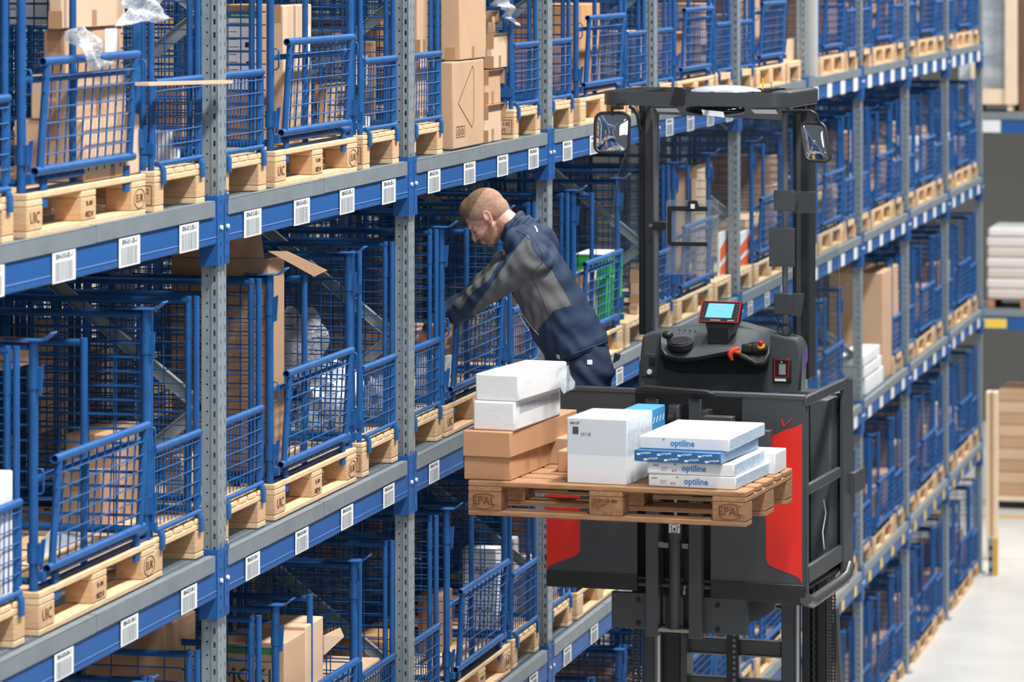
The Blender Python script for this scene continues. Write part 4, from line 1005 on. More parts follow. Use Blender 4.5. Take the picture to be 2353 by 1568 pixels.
m2=mirror(rrect(1874,327,58,86,13,shear=.34,skew=.02),1.50,'side_mirror',tilt=(-.12,.25))
MB().path([V(1797,257,1.55),V(1830,254,1.52),V(1862,255,1.50),V(1876,262,1.50),V(1882,282,1.51)],.0065,10).build('mirror_arm',BK,m2,smooth=60)
# clip board on the left tube
ac=MB().prism([V(x,y,1.88) for x,y in rrect(1591,545.5,121,172,6,n=3)],(0,.004,0)).build('acrylic_board',ACRYL,TR)
MB().prism([V(x,y,1.872) for x,y in ((1534,474),(1625,475),(1625,486),(1542,485),(1542,556),(1625,557),(1625,566),(1540,565),(1534,560))],(0,.006,0)).build('board_frame',BK,ac,bevel=.001)
MB().prism([V(x,y,1.862) for x,y in ((1582,461),(1601,461),(1608,484),(1576,483))],(0,.01,0)).build('board_clip',BK,ac,bevel=.002); rect('clip_spring',1587,469,1596,480,1.857,.005,PAPER,ac)
rect('tube_clamp',1498,509,1530,529,1.90,.06,BK,ac,bevel=.004); c=V(1496,518,1.89); MB().cyl((c.x,c.y,c.z),(c.x,c.y-.01,c.z),.008,12).build('clamp_screw',TUBE,ac,smooth=40)
# plates and junction box on the right tube
for x0,y0,x1,y1,v in ((1778,437,1826,486,1.86),(1822,440,1873,491,1.87),(1767,524,1826,614,1.86)):
    p=rect('mounting_plate',x0,y0,x1,y1,v,.006,DG,bevel=.001)
    for a,b in ((.1,.1),(.9,.12),(.1,.9),(.9,.9)):
        c=V(x0+(x1-x0)*a,y0+(y1-y0)*b,v); MB().cyl((c.x,c.y-.002,c.z),(c.x,c.y,c.z),.0028,8).build('screw',TUBE,p)
jb=rect('junction_box',1778,674,1820,724,1.84,.04,DG,bevel=.003); poly('junction_box_side',[(1820,675),(1845,676),(1838,728),(1820,725)],1.845,.03,DG,jb)
MB().path([V(1803+17*math.cos(t/2.2),757+13*math.sin(t/2.2)+t*.1,1.86+.002*t) for t in range(0,26)],.0028,6).build('coiled_cable',BK,jb,smooth=60)
MB().path([V(1783,724,1.84),V(1790,740,1.85),V(1796,752,1.86)],.0028,6).build('cable',BK,jb,smooth=60)
MB().path([V(1832,462,1.86),V(1832,478,1.855),V(1826,492,1.86),V(1815,492,1.87)],.0022,6).build('cable',BK,TR,smooth=60)
# main mast below the cabin
zb,zt_=0.25,5.30
def mrail(name,x0,x1,v,d,m,w0=zb,w1=None):
    a,b=V(x0,1500,v),V(x1,1500,v); return MB().box((a.x,v,w0),(b.x,v+d,w1 if w1 else 3.6)).build(name,m,TR,bevel=.003)
mrail('mast_rail',1477,1503,2.00,.10,DG); mrail('mast_rail',1520,1563,2.02,.10,BK); mrail('mast_rail',1563,1578,1.99,.12,DG)
mrail('mast_rail',1795,1826,1.99,.12,DG); mrail('mast_rail',1843,1862,2.0,.10,BK); mrail('mast_rail',1878,1900,2.0,.10,BK); mrail('mast_back_plate',1858,1902,2.06,.02,BK)
for x in (1514,1834): a=V(x,1500,1.98); MB().cyl((a.x,1.98,zb),(a.x,1.98,3.5),.0135,18).build('lift_rod',SIL,TR,smooth=40)
for y0,y1 in ((1464,1513),(1553,1600),(1380,1400)):
    a,b=V(1578,y0,2.04),V(1795,y1,2.04); MB().box((a.x,2.04,b.z),(b.x,2.09,a.z)).build('mast_crossbar',DG,TR,bevel=.004)
    MB().box((a.x,2.03,b.z),(b.x,2.04,b.z+.006)).build('bar_edge',mat('zinc_tan',(150,146,134)),TR)
for z in (.5,1.0,1.5,2.0,2.4): MB().box((V(1578,1500,2.04).x,2.04,z),(V(1795,1500,2.04).x,2.09,z+.12)).build('mast_crossbar',DG,TR,bevel=.004)
def chain(x0,x1,v,z0,z1,rows):
    a,b=V(x0,1500,v).x,V(x1,1500,v).x; c=MB(); z=z0; p=.0159; k=0
    while z<z1:
        for r in range(rows):
            uu=a+(b-a)*(r+.5)/rows; w=(b-a)/rows*.32
            c.box((uu-w/2+(w*.35 if k%2 else -w*.35),v-.006,z-p*.55),(uu+w/2+(w*.35 if k%2 else -w*.35),v+.006,z+p*.75))
        c.cyl((a,v,z),(b,v,z),.0028,5); z+=p; k+=1
    return c.build('lift_chain',CHAIN,TR)
chain(1450,1475,1.97,2.6,3.5,2); chain(1865,1876,1.99,2.6,3.5,1); chain(1902,1921,1.97,2.6,3.5,3)
MB().box((V(1669,1500,2.0).x,2.0,2.6),(V(1696,1500,2.0).x,2.03,3.25)).build('cable_track',BK,TR)
sl=MB()
for k in range(24): z=2.62+.026*k; a=V(1684,1500,1.996).x; sl.box((a,1.996,z),(a+.012,2.0,z+.014))
sl.build('cable_track_slots',TUBE,TR)
MB().bar(V(1921,1400,2.0),V(1938,1568,2.0)-Vector((0,0,.2)),.06,.014,up=(1,0,0)).build('hose_guide',DG,TR)
# chassis on the floor, below the photo
MB().prism([(0.1,1.55,.08),(0.1,1.55,.30),(.1,2.0,.34),(.1,2.25,1.1),(.1,3.2,1.1),(.1,3.3,.08)],(1.05,0,0)).build('chassis',DG,TR,bevel=.03)
for u,v in ((.2,1.85),(1.0,1.85),(.6,3.0)): MB().cyl((u,v,.12),(u+.08,v,.12),.12,24).build('wheel',BK,TR,smooth=40)
# ================================================================ loaded pallet on the forks
OWX=mat('aged_wood_lengthwise',(178,136,98),0.8,0,0,9,(14,1.2,14),0.4,40,col2=(138,100,68))
OWY=mat('aged_wood_deep',(182,140,102),0.8,0,0,9,(1.2,14,14),0.4,40,col2=(142,104,72))
OWB=mat('aged_block_wood',(170,128,92),0.85,0,0,10,(6,2,6),0.5,60,col2=(134,98,66))
mp_={WOODX.name:OWX,WOODY.name:OWY,BLOCK.name:OWB}
PW=3.76
LP=pallet_proto('euro_pallet',[(n,a,b,mp_[m.name]) for n,a,b,m in pallet_parts_E()])
LP.location=T3(0,0,PW); LP.rotation_euler=(0,0,TROT-math.pi/2)
tag(LP,'aged brown wooden pallet loaded with boxes, held on the truck forks','pallet')
for y,t_ in ((.07,'EPAL'),(1.13,'EPAL')):
    put_text('burnt_mark',t_,.046,BRAND,(.0009,y,.060),(0,1,0),(0,0,1),LP)
    b=MB()
    for s in (1,-1):
        for k in range(8):
            f0,f1=-.9+.225*k,-.9+.225*(k+1); zz=lambda f_: .060+s*.032*math.sqrt(max(0,1-.75*f_*f_))
            b.bar((.0012,y+.052*f0,zz(f0)),(.0012,y+.052*f1,zz(f1)),.0016,.0018)
    b.build('burnt_mark',BRAND,LP)
put_text('burnt_mark','PL-28 880',.019,BRAND,(.0009,.612,.082),(0,1,0),(0,0,1),LP); put_text('burnt_mark','HT',.019,BRAND,(.0009,.588,.062),(0,1,0),(0,0,1),LP); put_text('burnt_mark','12-1-12',.013,BRAND,(.0009,.61,.032),(0,1,0),(0,0,1),LP)
b=MB()
for k in range(5): b.bar((.0012,.540,.05+.009*k),(.0012,.556,.058+.009*k),.0016,.0016); b.bar((.0012,.556,.058+.009*k),(.0012,.568,.05+.009*k),.0016,.0016)
b.bar((.0012,.572,.045),(.0012,.572,.098),.0016,.0016); b.build('burnt_mark',BRAND,LP)
DW=PW+.1445
def lbox(name,label,u0,v0,wu,dv,w0,h,m,rz=0.0,cat='box',bevel=.005,tape=None,group=None):
    "box on the pallet: front-left-bottom corner (u0,v0,w0)"
    t=thing(name,label,cat,T3(u0,v0,w0),TROT+rz,group)
    MB().box((0,0,0),(wu,dv,h)).build('box_body',m,t,bevel=bevel,seg=2)
    return t
def uof(px,v): return V(px,1100,v).x
CO=mat('kraft_orange_cardboard',(194,146,108),0.72,0,0.04,2)
t=lbox('cardboard_box','brown cardboard box at the bottom left of the loaded pallet',uof(1066,.03),.03,.205,.74,DW,.098,CO)
for v in (.22,.38,.52): MB().box((.2052,v,.004),(.2058,v+.05,.094)).build('packing_tape',TAPE,t)
t=lbox('cardboard_box','upper long brown box under the white cartons on the loaded pallet',uof(1063,.01),.01,.212,.88,DW+.0985,.108,CO,rz=-.03)
z2=DW+.207
WH2=mat('creased_white_cardboard',(232,234,235),.5,0,.03,3,bump=.35,bscale=14)
t=lbox('white_carton','lower taped white carton on the left stack of the loaded pallet',uof(1087,.04),.04,.185,.62,z2,.122,WH2,rz=-.02,bevel=.008)
MB().box((.1853,.06,.07),(.1862,.60,.105)).build('clear_tape',film('clear_tape',(240,242,244),.1,.15,.4,30),t)
t=lbox('white_carton','upper white carton on top of the left stack of the loaded pallet',uof(1092,.06),.06,.195,.60,z2+.123,.112,WH2,rz=-.05,bevel=.008)
sheet([T3(uof(1258,.3),.40,z2+.225),T3(uof(1262,.3),.58,z2+.225),T3(uof(1276,.3),.60,z2+.125),T3(uof(1276,.3),.42,z2+.12)],'clear stretch film hanging between the two white cartons',film('thin_stretch',(236,240,244),.12,.08,.6,30),seed=2,amp=.003)
# white cube with stretch film, blue box behind
t=lbox('white_carton','large white film-wrapped carton in the middle of the loaded pallet',uof(1303,.05),.05,.262,.36,DW,.272,mat('clean_white_cardboard',(228,232,236),.5,0,.02,3),rz=-.02,bevel=.004)
b=MB().box((-.0012,-.0012,.12),(.2632,.3612,.2732)); 
b.build('stretch_film',film('wrap_film',(246,248,250),.02,.10,1.0,26),t)
bm_=bars_mesh(.045,.014,5,INK); o=mobj('barcode_bars',bm_,t); o.rotation_euler=(0,0,-math.pi/2); o.location=(.085,-.0018,.205)
put_text('printed_text','065107',.014,INK,(.035,-.0018,.25),(1,0,0),(0,0,1),t)
MB().box((.025,-.002,.205),(.05,-.0012,.235)).build('printed_drawing',DARKG,t)
BLB=mat('light_blue_cardboard',(70,150,205),.5,0,.05,4)
t=lbox('blue_box','light blue box behind the film-wrapped white carton',uof(1432,.50),.50,.125,.22,DW,.262,BLB,bevel=.004)
lm=MB()
for k in range(4): 
    for j in range(3): lm.bar((.1255,.03+.05*k,.10+.05*j),(.1255,.05+.05*k,.125+.05*j),.001,.004)
lm.build('printed_dashes',PAPER,t)
lbox('cardboard_box','small brown box behind the left stack on the loaded pallet',uof(1281,.36),.36,.10,.2,DW,.092,CO)
lbox('cardboard_box','low brown box behind the small one on the loaded pallet',uof(1262,.60),.60,.10,.15,DW,.115,CARD)
MB().box((0,0,0),(.02,.3,.07))
# optiline slabs
PRB=mat('optiline_blue',(50,140,205),.5)
SPK=mat('speckled_blue_print',(226,234,240),.45,0,0,80,(1,1,1),col2=(120,176,216))
NAV=mat('dark_blue_print',(44,104,156),.45,0,.05,6)
def slab(label,px,v,wu,dv,w0,h,rz,side=SPK,front=WHITE,top=None,ofs=(0,0)):
    t=thing('tile_box',label,'box',T3(uof(px,v),v,w0),TROT+rz)
    MB().box((0,0,0),(wu,dv,h)).build('box_body',front,t,bevel=.004)
    MB().box((wu-.0004,.004,.004),(wu+.0008,dv-.004,h-.004)).build('printed_side',side,t)
    if top: MB().box((.004,.004,h-.0004),(wu-.004,dv-.004,h+.0008)).build('printed_top',top,t)
    return t
def logo(t,x,z,s):
    put_text('printed_logo','optiline',s,PRB,(x,-.0012,z),(1,0,0),(0,0,1),t,bold=True,sx=.95)
    c=mobj('logo_leaf',first_mesh('leaf',lambda:MB().ball((0,0,0),(.005,.0008,.004),10,6).mesh('logo_leaf',mat('leaf_green',(60,180,140),.5))),t,(x-.075*s/.03+.010,-.0016,z+.012*s/.03)); 
def smallprint(t,x,h):
    p=MB().box((x,-.0012,.006),(x+.13,-.0004,h-.008)).build('label_panel',PAPER,t)
    put_text('printed_text','optiline',.009,INK,(x+.022,-.0018,h-.016),(1,0,0),(0,0,1),p)
    o=mobj('barcode_bars',first_mesh('opbars',lambda:bars_mesh(.026,.010,9,INK)),p); o.rotation_euler=(0,0,-math.pi/2); o.location=(x+.105,-.0014,.016)
    b=MB()
    for k in range(3): b.box((x+.045,-.0016,h-.026-.006*k),(x+.075-.004*k,-.0013,h-.0245-.006*k))
    b.build('printed_line',DARKG,p)
t=slab('bottom white optiline box of the flat stack on the loaded pallet',1490,.05,.375,.55,DW,.052,-.02); smallprint(t,.005,.052); logo(t,.205,.027,.036)
t=slab('second white optiline box of the flat stack, under the blue one',1487,.045,.370,.58,DW+.053,.052,.0); smallprint(t,.015,.052); logo(t,.20,.027,.036)
t=slab('blue patterned OPTILINE box in the middle of the flat stack',1457,.02,.372,.56,DW+.106,.047,-.035,side=mat('striped_blue_print',(170,205,230),.45,0,0,3,(1,60,40),col2=(38,92,150)),front=NAV)
for k in range(4):
    for j in range(2):
        put_text('printed_logo','OPTILINE',.011,PAPER,(.05+.088*k+.03*j,-.0012,.034-.021*j),(1,.0,.10),(-.1,0,1),t); MB().box((.012+.088*k+.03*j,-.0014,.026-.021*j),(.026+.088*k+.03*j,-.0006,.034-.021*j)).build('printed_patch',PAPER,t)
t=slab('topmost white optiline box with speckled top on the flat stack',1469,.06,.385,.60,DW+.154,.052,.0,top=mat('faint_speckled_top',(236,240,243),.45,0,0,120,(1,1,1),col2=(196,214,228))); logo(t,.185,.027,.036)
t=slab('white box with small arrows behind the flat stack',1665,.56,.22,.20,DW,.090,.0,side=WHITE)
# ================================================================ the worker
from mathutils.bvhtree import BVHTree
NAVY=mat('navy_softshell',(28,50,78),0.75,0,0.06,5,bump=0.08,bscale=120)
GREYS=mat('grey_softshell',(92,94,97),0.8,0,0.05,5,bump=0.08,bscale=120)
NAVT=mat('navy_trousers',(28,44,70),0.8,0,0.07,5,bump=0.12,bscale=90)
BLACKB=mat('black_boots',(26,26,28),0.5)
SKIN=mat('skin',(214,164,144),0.5,0,0.05,30)
HAIRT=mat('short_light_brown_hair',(158,126,96),0.8,0,0,110,(1,1,1),0.8,320,col2=(108,82,60))
HAIRS=mat('shaved_side_hair',(186,148,124),0.8,0,0,70,(1,1,1),0.5,320,col2=(152,118,96))
BEARD=mat('stubble',(190,140,116),0.7,0,0.08,80)
PYC=17.90
def P(px,py,dy=0.0): return Vector(onY(px,py,PYC+dy))
def capsule(mb,p,q,r1,r2,n=14,m=5):
    p=Vector(p);q=Vector(q);d=(q-p); L=d.length; d=d.normalized() if L>1e-6 else Vector((0,0,1))
    a=Vector((0,0,1)) if abs(d.z)<.9 else Vector((1,0,0)); u=d.cross(a).normalized(); w=d.cross(u)
    rings=[]
    for k in range(1,m+1): t=math.pi/2*(k/m); rings.append((p-d*r1*math.cos(t),r1*math.sin(t)))
    for k in range(0,m): t=math.pi/2*(k/m); rings.append((q+d*r2*math.sin(t),r2*math.cos(t)))
    vs=[p-d*r1]
    for c,r in rings:
        for k in range(n): b=2*math.pi*k/n; vs.append(c+u*(r*math.cos(b))+w*(r*math.sin(b)))
    vs.append(q+d*r2); N=len(rings); fs=[(0,1+(k+1)%n,1+k) for k in range(n)]
    for j in range(N-1):
        for k in range(n): a0=1+j*n;b0=a0+n; fs.append((a0+k,a0+(k+1)%n,b0+(k+1)%n,b0+k))
    l=len(vs)-1;a0=1+(N-1)*n; fs+=[(a0+k,a0+(k+1)%n,l) for k in range(n)]
    mb.add(vs,fs)
def ellip(mb,c,r,R=None,nu=22,nv=14):
    b=MB().ball((0,0,0),r,nu,nv); c=Vector(c)
    mb.add([c+(R@Vector(v) if R else Vector(v)) for v in b.v],b.f)
def organic(name,mb,voxel,mats,parent,smooth_it=6,disp=None,matfn=None):
    me=mb.mesh('tmp_shape',mats[0]); o=bpy.data.objects.new('tmp_shape',me); COL.objects.link(o)
    r=o.modifiers.new('r','REMESH'); r.mode='VOXEL'; r.voxel_size=voxel; r.adaptivity=0
    s=o.modifiers.new('s','SMOOTH'); s.factor=.5; s.iterations=smooth_it
    dg=bpy.context.evaluated_depsgraph_get(); dg.update(); nm=bpy.data.meshes.new_from_object(o.evaluated_get(dg)); bpy.data.objects.remove(o); bpy.data.meshes.remove(me)
    nm.name=name; nm.materials.clear()
    for m in mats: nm.materials.append(m)
    if disp:
        n=len(nm.vertices); co=np.empty(n*3); nm.vertices.foreach_get('co',co); no=np.empty(n*3); nm.vertices.foreach_get('normal',no)
        co=co.reshape(-1,3); no=no.reshape(-1,3); co=co+no*disp(co)[:,None]; nm.vertices.foreach_set('co',co.ravel()); nm.update()
    if matfn:
        n=len(nm.polygons); ce=np.empty(n*3); nm.polygons.foreach_get('center',ce); ce=ce.reshape(-1,3)
        nm.polygons.foreach_set('material_index',matfn(ce).astype(np.int32))
    nm.polygons.foreach_set('use_smooth',[True]*len(nm.polygons))
    o=bpy.data.objects.new(name,nm); COL.objects.link(o)
    if parent is not None: o.parent=parent
    return o
def inpoly(ce,pts):
    "pts: list of (x,z)"
    x=ce[:,0];z=ce[:,2]; r=np.zeros(len(ce),bool); n=len(pts)
    for i in range(n):
        x1,z1=pts[i];x2,z2=pts[(i+1)%n]
        c=((z1>z)!=(z2>z))&(x<(x2-x1)*(z-z1)/((z2-z1) if abs(z2-z1)>1e-9 else 1e-9)+x1); r^=c
    return r
def XZ(pts,dy=0): return [(P(x,y,dy).x,P(x,y,dy).z) for x,y in pts]
person=thing('person','man in navy and grey work jacket leaning left from the truck platform into the rack','person',(0,0,0))
# --- head frame
HC=P(1121,499); HF=Vector((-.74,0,-.67)).normalized(); HL=Vector((0,-1,0)); HU=HL.cross(HF)*-1
if HU.z<0: HU=-HU
def H(f_,l,u): return HC+HF*f_+HL*l+HU*u
HR=Matrix((( HF.x,HL.x,HU.x),(HF.y,HL.y,HU.y),(HF.z,HL.z,HU.z)))
b=MB()
ellip(b,H(-.006,0,.032),(.100,.076,.090),HR); ellip(b,H(-.045,0,-.002),(.066,.066,.066),HR)
ellip(b,H(.034,0,-.045),(.062,.056,.066),HR); ellip(b,H(.058,0,-.088),(.028,.030,.028),HR); ellip(b,H(.072,0,-.098),(.016,.020,.016),HR)
capsule(b,H(.087,-.026,.020),H(.087,.026,.020),.014,.014)
capsule(b,H(.095,0,.004),H(.116,0,-.038),.008,.0115); 
for s in (-1,1):
    capsule(b,H(.098,s*.008,-.040),H(.092,s*.011,-.040),.008,.007)
    ellip(b,H(.060,s*.036,-.036),(.030,.024,.026),HR); capsule(b,H(-.002,s*.054,-.045),H(.062,s*.020,-.100),.017,.014)
    # ear: rim, lobe
    ec=[(.004,.0),(.0,.022),(-.012,.032),(-.026,.028),(-.030,.010),(-.022,-.014),(-.010,-.028),(-.002,-.030)]
    for k in range(len(ec)-1): capsule(b,H(ec[k][0]-.006,s*(.079+.004),ec[k][1]-.012),H(ec[k+1][0]-.006,s*.083,ec[k+1][1]-.012),.0048,.0048,10,4)
    ellip(b,H(-.016,s*.076,-.012),(.017,.006,.026),HR); ellip(b,H(-.010,s*.080,-.040),(.007,.005,.008),HR)
    capsule(b,H(.074,s*.020,-.002),H(.070,s*.042,-.004),.0115,.010)   # lids over the eyeball
capsule(b,H(.094,-.017,-.068),H(.094,.017,-.068),.0075,.0075); capsule(b,H(.090,-.014,-.080),H(.090,.014,-.080),.0078,.0078)
# neck, core of the trunk, arms
NB=P(1212,548)
capsule(b,H(-.045,0,-.03),NB,.053,.060)
capsule(b,P(1235,600,-.07),P(1300,730,-.06),.085,.09); capsule(b,P(1235,600,.07),P(1300,730,.06),.085,.09); capsule(b,P(1305,740),P(1345,840),.10,.09)
SHL,ELL,WRL=P(1226,598,-.19),P(1122,664,-.17),P(1026,744,-.045)
SHR,ELR,WRR=P(1196,590,.19),P(1095,678,.20),P(986,752,.06)
for S,E_,W_ in ((SHL,ELL,WRL),(SHR,ELR,WRR)):
    capsule(b,S,E_,.055,.043); capsule(b,E_,W_,.042,.028)
def hand(b,W_,d,s,curl,thumb_in=.5):
    d=d.normalized(); s=(s-d*s.dot(d)).normalized(); n=d.cross(s).normalized()
    # n points to the palm side
    ks=[]
    for k in range(4):
        K=W_+d*(.088-.004*abs(k-1.2))+s*(.031-.0205*k); ks.append(K); capsule(b,W_+d*.01+s*(.016-.011*k),K,.0125,.0098,10,4)
    capsule(b,W_+d*.03+s*.008,W_+d*.07,.015,.013,10,4)
    for k,K in enumerate(ks):
        L=[.043,.026,.021]; sc=[.95,1.06,1.0,.8][k]; a=0; p=K
        for j in range(3):
            a+=math.radians(curl[j]+4*k); q=p+(d*math.cos(a)+n*math.sin(a)+s*(.06-.05*k)*.5)*L[j]*sc
            capsule(b,p,q,.0088-.0006*j,.0084-.0007*j,10,4); p=q
    T0=W_+d*.022+s*.022; T1=T0+(d*.62+s*.70+n*.30).normalized()*.040; T2=T1+(d*.8+s*.25+n*.5).normalized()*.030; T3_=T2+(d*.85+n*.5).normalized()*.024
    capsule(b,T0,T1,.0135,.0105,10,4); capsule(b,T1,T2,.0100,.0090,10,4); capsule(b,T2,T3_,.0088,.0078,10,4)
hand(b,WRL,Vector((-.42,.10,-.90)),Vector((-.9,.2,.4)),(22,34,26)); hand(b,WRR,Vector((-.48,-.05,-.86)),Vector((-.7,-.6,.4)),(25,30,22))
def skinmat(ce):
    r=np.zeros(len(ce)); q=ce-np.array(HC); f_=q@np.array(HF);l=np.abs(q@np.array(HL));u=q@np.array(HU)
    r[(u<-.045)&(f_>.0)&(f_<.12)&(u>-.14)&~((u>-.085)&(f_>.088)&(l<.02))&(l<.08)&((u<-.060+.25*(.09-f_))|(f_<.06))]=1
    return r
body=organic('body',b,.0042,[SKIN,BEARD],person,9,matfn=skinmat)
# eyes, brows, lips
for s in (-1,1):
    e=MB(); ellip(e,H(.0775,s*.030,-.006),(.0105,.012,.0105),HR); e.build('eye',WHITE,person,smooth=80)
    e=MB(); ellip(e,H(.0865,s*.030,-.0105),(.003,.0052,.0052),HR); e.build('iris',INK,person,smooth=80)
    e=MB(); capsule(e,H(.090,s*.018,-.012),H(.079,s*.043,-.012),.0016,.0014,8,3); e.build('eyelashes',mat('dark_lashes',(70,48,36),.8),person,smooth=80)
    e=MB()
    for k in range(4): capsule(e,H(.0995-.003*k,s*(.014+.009*k),.024+.002*k),H(.0965-.0045*k,s*(.023+.009*k),.026),.0028,.0022,8,3)
    e.build('eyebrow',HAIRT,person,smooth=80)
e=MB(); capsule(e,H(.1015,-.013,-.0705),H(.1015,.013,-.0705),.0022,.0022,8,3); capsule(e,H(.0965,-.012,-.079),H(.0965,.012,-.079),.0034,.0034,8,3); e.build('lips',mat('lips',(196,120,108),.5),person,smooth=80)
# hair: cap on the skull, clipped at the hairline
b=MB(); ellip(b,H(-.010,0,.040),(.105,.0785,.094),HR,44,30); ellip(b,H(-.046,0,.0),(.0685,.0685,.068),HR,36,24); ellip(b,H(.03,0,.088),(.062,.052,.046),HR,36,24)
hair=organic('hair',b,.004,[HAIRT,HAIRS],person,4)
me=hair.data; bm=bmesh.new(); bm.from_mesh(me); dele=[]
for f_ in bm.faces:
    q=f_.calc_center_median()-HC; a,l,u=q.dot(HF),abs(q.dot(HL)),q.dot(HU)
    line=-.045 if a<-.03 else (-.045+(a+.03)*.9 if a<.03 else .010+(a-.03)*.95)
    if u<line or (a>.062 and u<.062): dele.append(f_)
    elif (u+.35*a<.072) or (a<-.05 and u<.07): f_.material_index=1
bmesh.ops.delete(bm,geom=dele,context='FACES'); bm.to_mesh(me); bm.free()
so=hair.modifiers.new('t','SOLIDIFY'); so.thickness=.003; so.offset=-1
# --- jacket
b=MB()
capsule(b,P(1222,588,-.10),P(1240,640,-.09),.118,.135,18,6); capsule(b,P(1222,588,.10),P(1240,640,.09),.118,.135,18,6)
capsule(b,P(1240,640,-.08),P(1292,738,-.06),.140,.150,18,6); capsule(b,P(1240,640,.08),P(1292,738,.06),.140,.150,18,6)
capsule(b,P(1292,738,-.05),P(1322,790,-.05),.150,.148,18,6); capsule(b,P(1292,738,.05),P(1322,790,.05),.150,.148,18,6)
capsule(b,P(1195,560,-.10),P(1235,560,-.05),.080,.09,16,5); capsule(b,P(1195,560,.10),P(1235,560,.05),.080,.09,16,5)
for S,E_,W_ in ((SHL,ELL,WRL),(SHR,ELR,WRR)):
    capsule(b,S,E_,.088,.066,16,5); capsule(b,E_,E_.lerp(W_,.55),.064,.056,16,5); capsule(b,E_.lerp(W_,.55),E_.lerp(W_,.80),.055,.045,16,5)
# collar
ca=(NB-H(-.045,0,-.055)).normalized(); capsule(b,NB-ca*.03,NB+ca*.06,.086,.10,16,5)
ca=(NB-H(-.045,0,-.055)).normalized()
for k in range(16):
    a0,a1=2*math.pi*k/16,2*math.pi*(k+1)/16; e1=HL; e2=ca.cross(e1).normalized(); c0=NB-ca*.045
    for off,r in ((0,.018),(.03,.02),(.06,.024)):
        R=.068+off*.35; cc=NB-ca*.092+ca*off*1.3; p=cc+e1*(R*math.cos(a0))+e2*(R*math.sin(a0)*1.05); q=cc+e1*(R*math.cos(a1))+e2*(R*math.sin(a1)*1.05); capsule(b,p,q,r*.75,r*.75,8,3)
ax=(P(1322,790)-P(1240,640)).normalized()
def folds(co):
    q=co-np.array(P(1240,640)); t=q@np.array(ax); s=q[:,0]*ax.z-q[:,2]*ax.x
    d=.0035*np.sin(t*55+6*np.sin(s*14+co[:,1]*9))+.003*np.sin(t*23+s*37+co[:,1]*17)+.0022*np.sin(co[:,0]*71+co[:,2]*63)
    # strong creases around the elbows
    for E_ in (ELL,ELR):
        w=np.exp(-((co-np.array(E_))**2).sum(1)/.0085); dd=(np.array(WRL)-np.array(SHL)); dd=dd/np.linalg.norm(dd); tt=(co-np.array(E_))@dd
        d=d+w*.006*np.sin(tt*80+co[:,2]*40+co[:,1]*30)
    return d
GP=[XZ([(1231,532),(1285,608),(1312,660),(1332,694),(1297,703),(1268,735),(1249,760),(1222,722),(1185,672),(1160,700),(1125,735),(1098,716),(1150,655),(1186,602),(1210,562)]),
    XZ([(1132,588),(1172,590),(1152,634),(1108,664),(1076,706),(1052,690),(1075,640)])]
GP0=XZ([(1060,728),(1092,752),(1120,700),(1100,690)])
def jm(ce):
    r=np.zeros(len(ce))
    for g in GP: r[inpoly(ce,g)]=1
    r[(ce[:,1]>PYC-.03)&(ce[:,1]<PYC+.03)]=0
    return r
jacket=organic('jacket',b,.005,[NAVY,GREYS],person,5,disp=folds,matfn=jm)
# cut the jacket at the hem: keep what lies above the hem line
hA,hB=P(1250,852),P(1405,786); hd=(hB-hA); hn=Vector((-hd.z,0,hd.x)); 
if hn.z<0: hn=-hn
bm=bmesh.new(); bm.from_mesh(jacket.data); bmesh.ops.bisect_plane(bm,geom=list(bm.verts)+list(bm.edges)+list(bm.faces),plane_co=hA,plane_no=hn,clear_inner=True)
bm.to_mesh(jacket.data); bm.free()
so=jacket.modifiers.new('t','SOLIDIFY'); so.thickness=.004; so.offset=-1
bv=BVHTree.FromObject(jacket,bpy.context.evaluated_depsgraph_get())
def hit(px,py,off=.002,bvh=None):
    d=Vector(ray(px,py)).normalized(); r=(bvh or bv).ray_cast(Vector(CAM)+d*10,d,20)
    return (r[0]+r[1]*off, r[1]) if r[0] is not None else (P(px,py,-.2),Vector((0,-1,0)))
def seam(name,pts,r,m):
    MB().path([hit(x,y,r*.3)[0] for x,y in pts],r,6).build(name,m,person,smooth=60)
def dense(pts,n=6):
    o=[]
    for (a,b_),(c,d) in zip(pts,pts[1:]): o+=[(a+(c-a)*k/n,b_+(d-b_)*k/n) for k in range(n)]
    return o+[pts[-1]]
PIPE=mat('reflective_piping',(200,204,208),0.35)
SEAM=mat('dark_seam',(24,36,54),0.9)
seam('pocket_zip',dense([(1197,716),(1205,730),(1222,752),(1238,770)]),.0014,PIPE); seam('pocket_edge',dense([(1192,716),(1200,736),(1216,760),(1232,774)]),.0009,PIPE)
seam('back_seam',dense([(1228,552),(1243,580),(1246,604),(1220,632)]),.0012,SEAM); seam('side_seam',dense([(1222,640),(1238,670),(1250,700),(1262,735),(1275,770),(1292,790)]),.0012,SEAM)
seam('yoke_seam',dense([(1186,530),(1205,540),(1218,552)]),.0012,SEAM)
seam('hem_cord',dense([(1262,838),(1300,822),(1350,802),(1396,784)]),.003,NAVY)
def patchon(name,c,w,h,m,bvh=None,rot=0):
    p,n=hit(c[0],c[1],.004,bvh); up=Vector((math.sin(rot),0,math.cos(rot))); r=up.cross(n).normalized(); up=n.cross(r).normalized()
    # r should point to the viewer's right
    if r.x<0: r=-r
    M=Matrix(((r.x,n.x,up.x,p.x),(r.y,n.y,up.y,p.y),(r.z,n.z,up.z,p.z),(0,0,0,1))); o=MB().box((-w/2,-.001,-h/2),(w/2,.001,h/2)).build(name,m,person,bevel=.003); o.matrix_local=M
    return o,p,n,r,up
o,p,n,r_,u_=patchon('logo_patch',(1160,580),.046,.030,PAPER,rot=-.2)
k=MB(); q=p+n*.0018
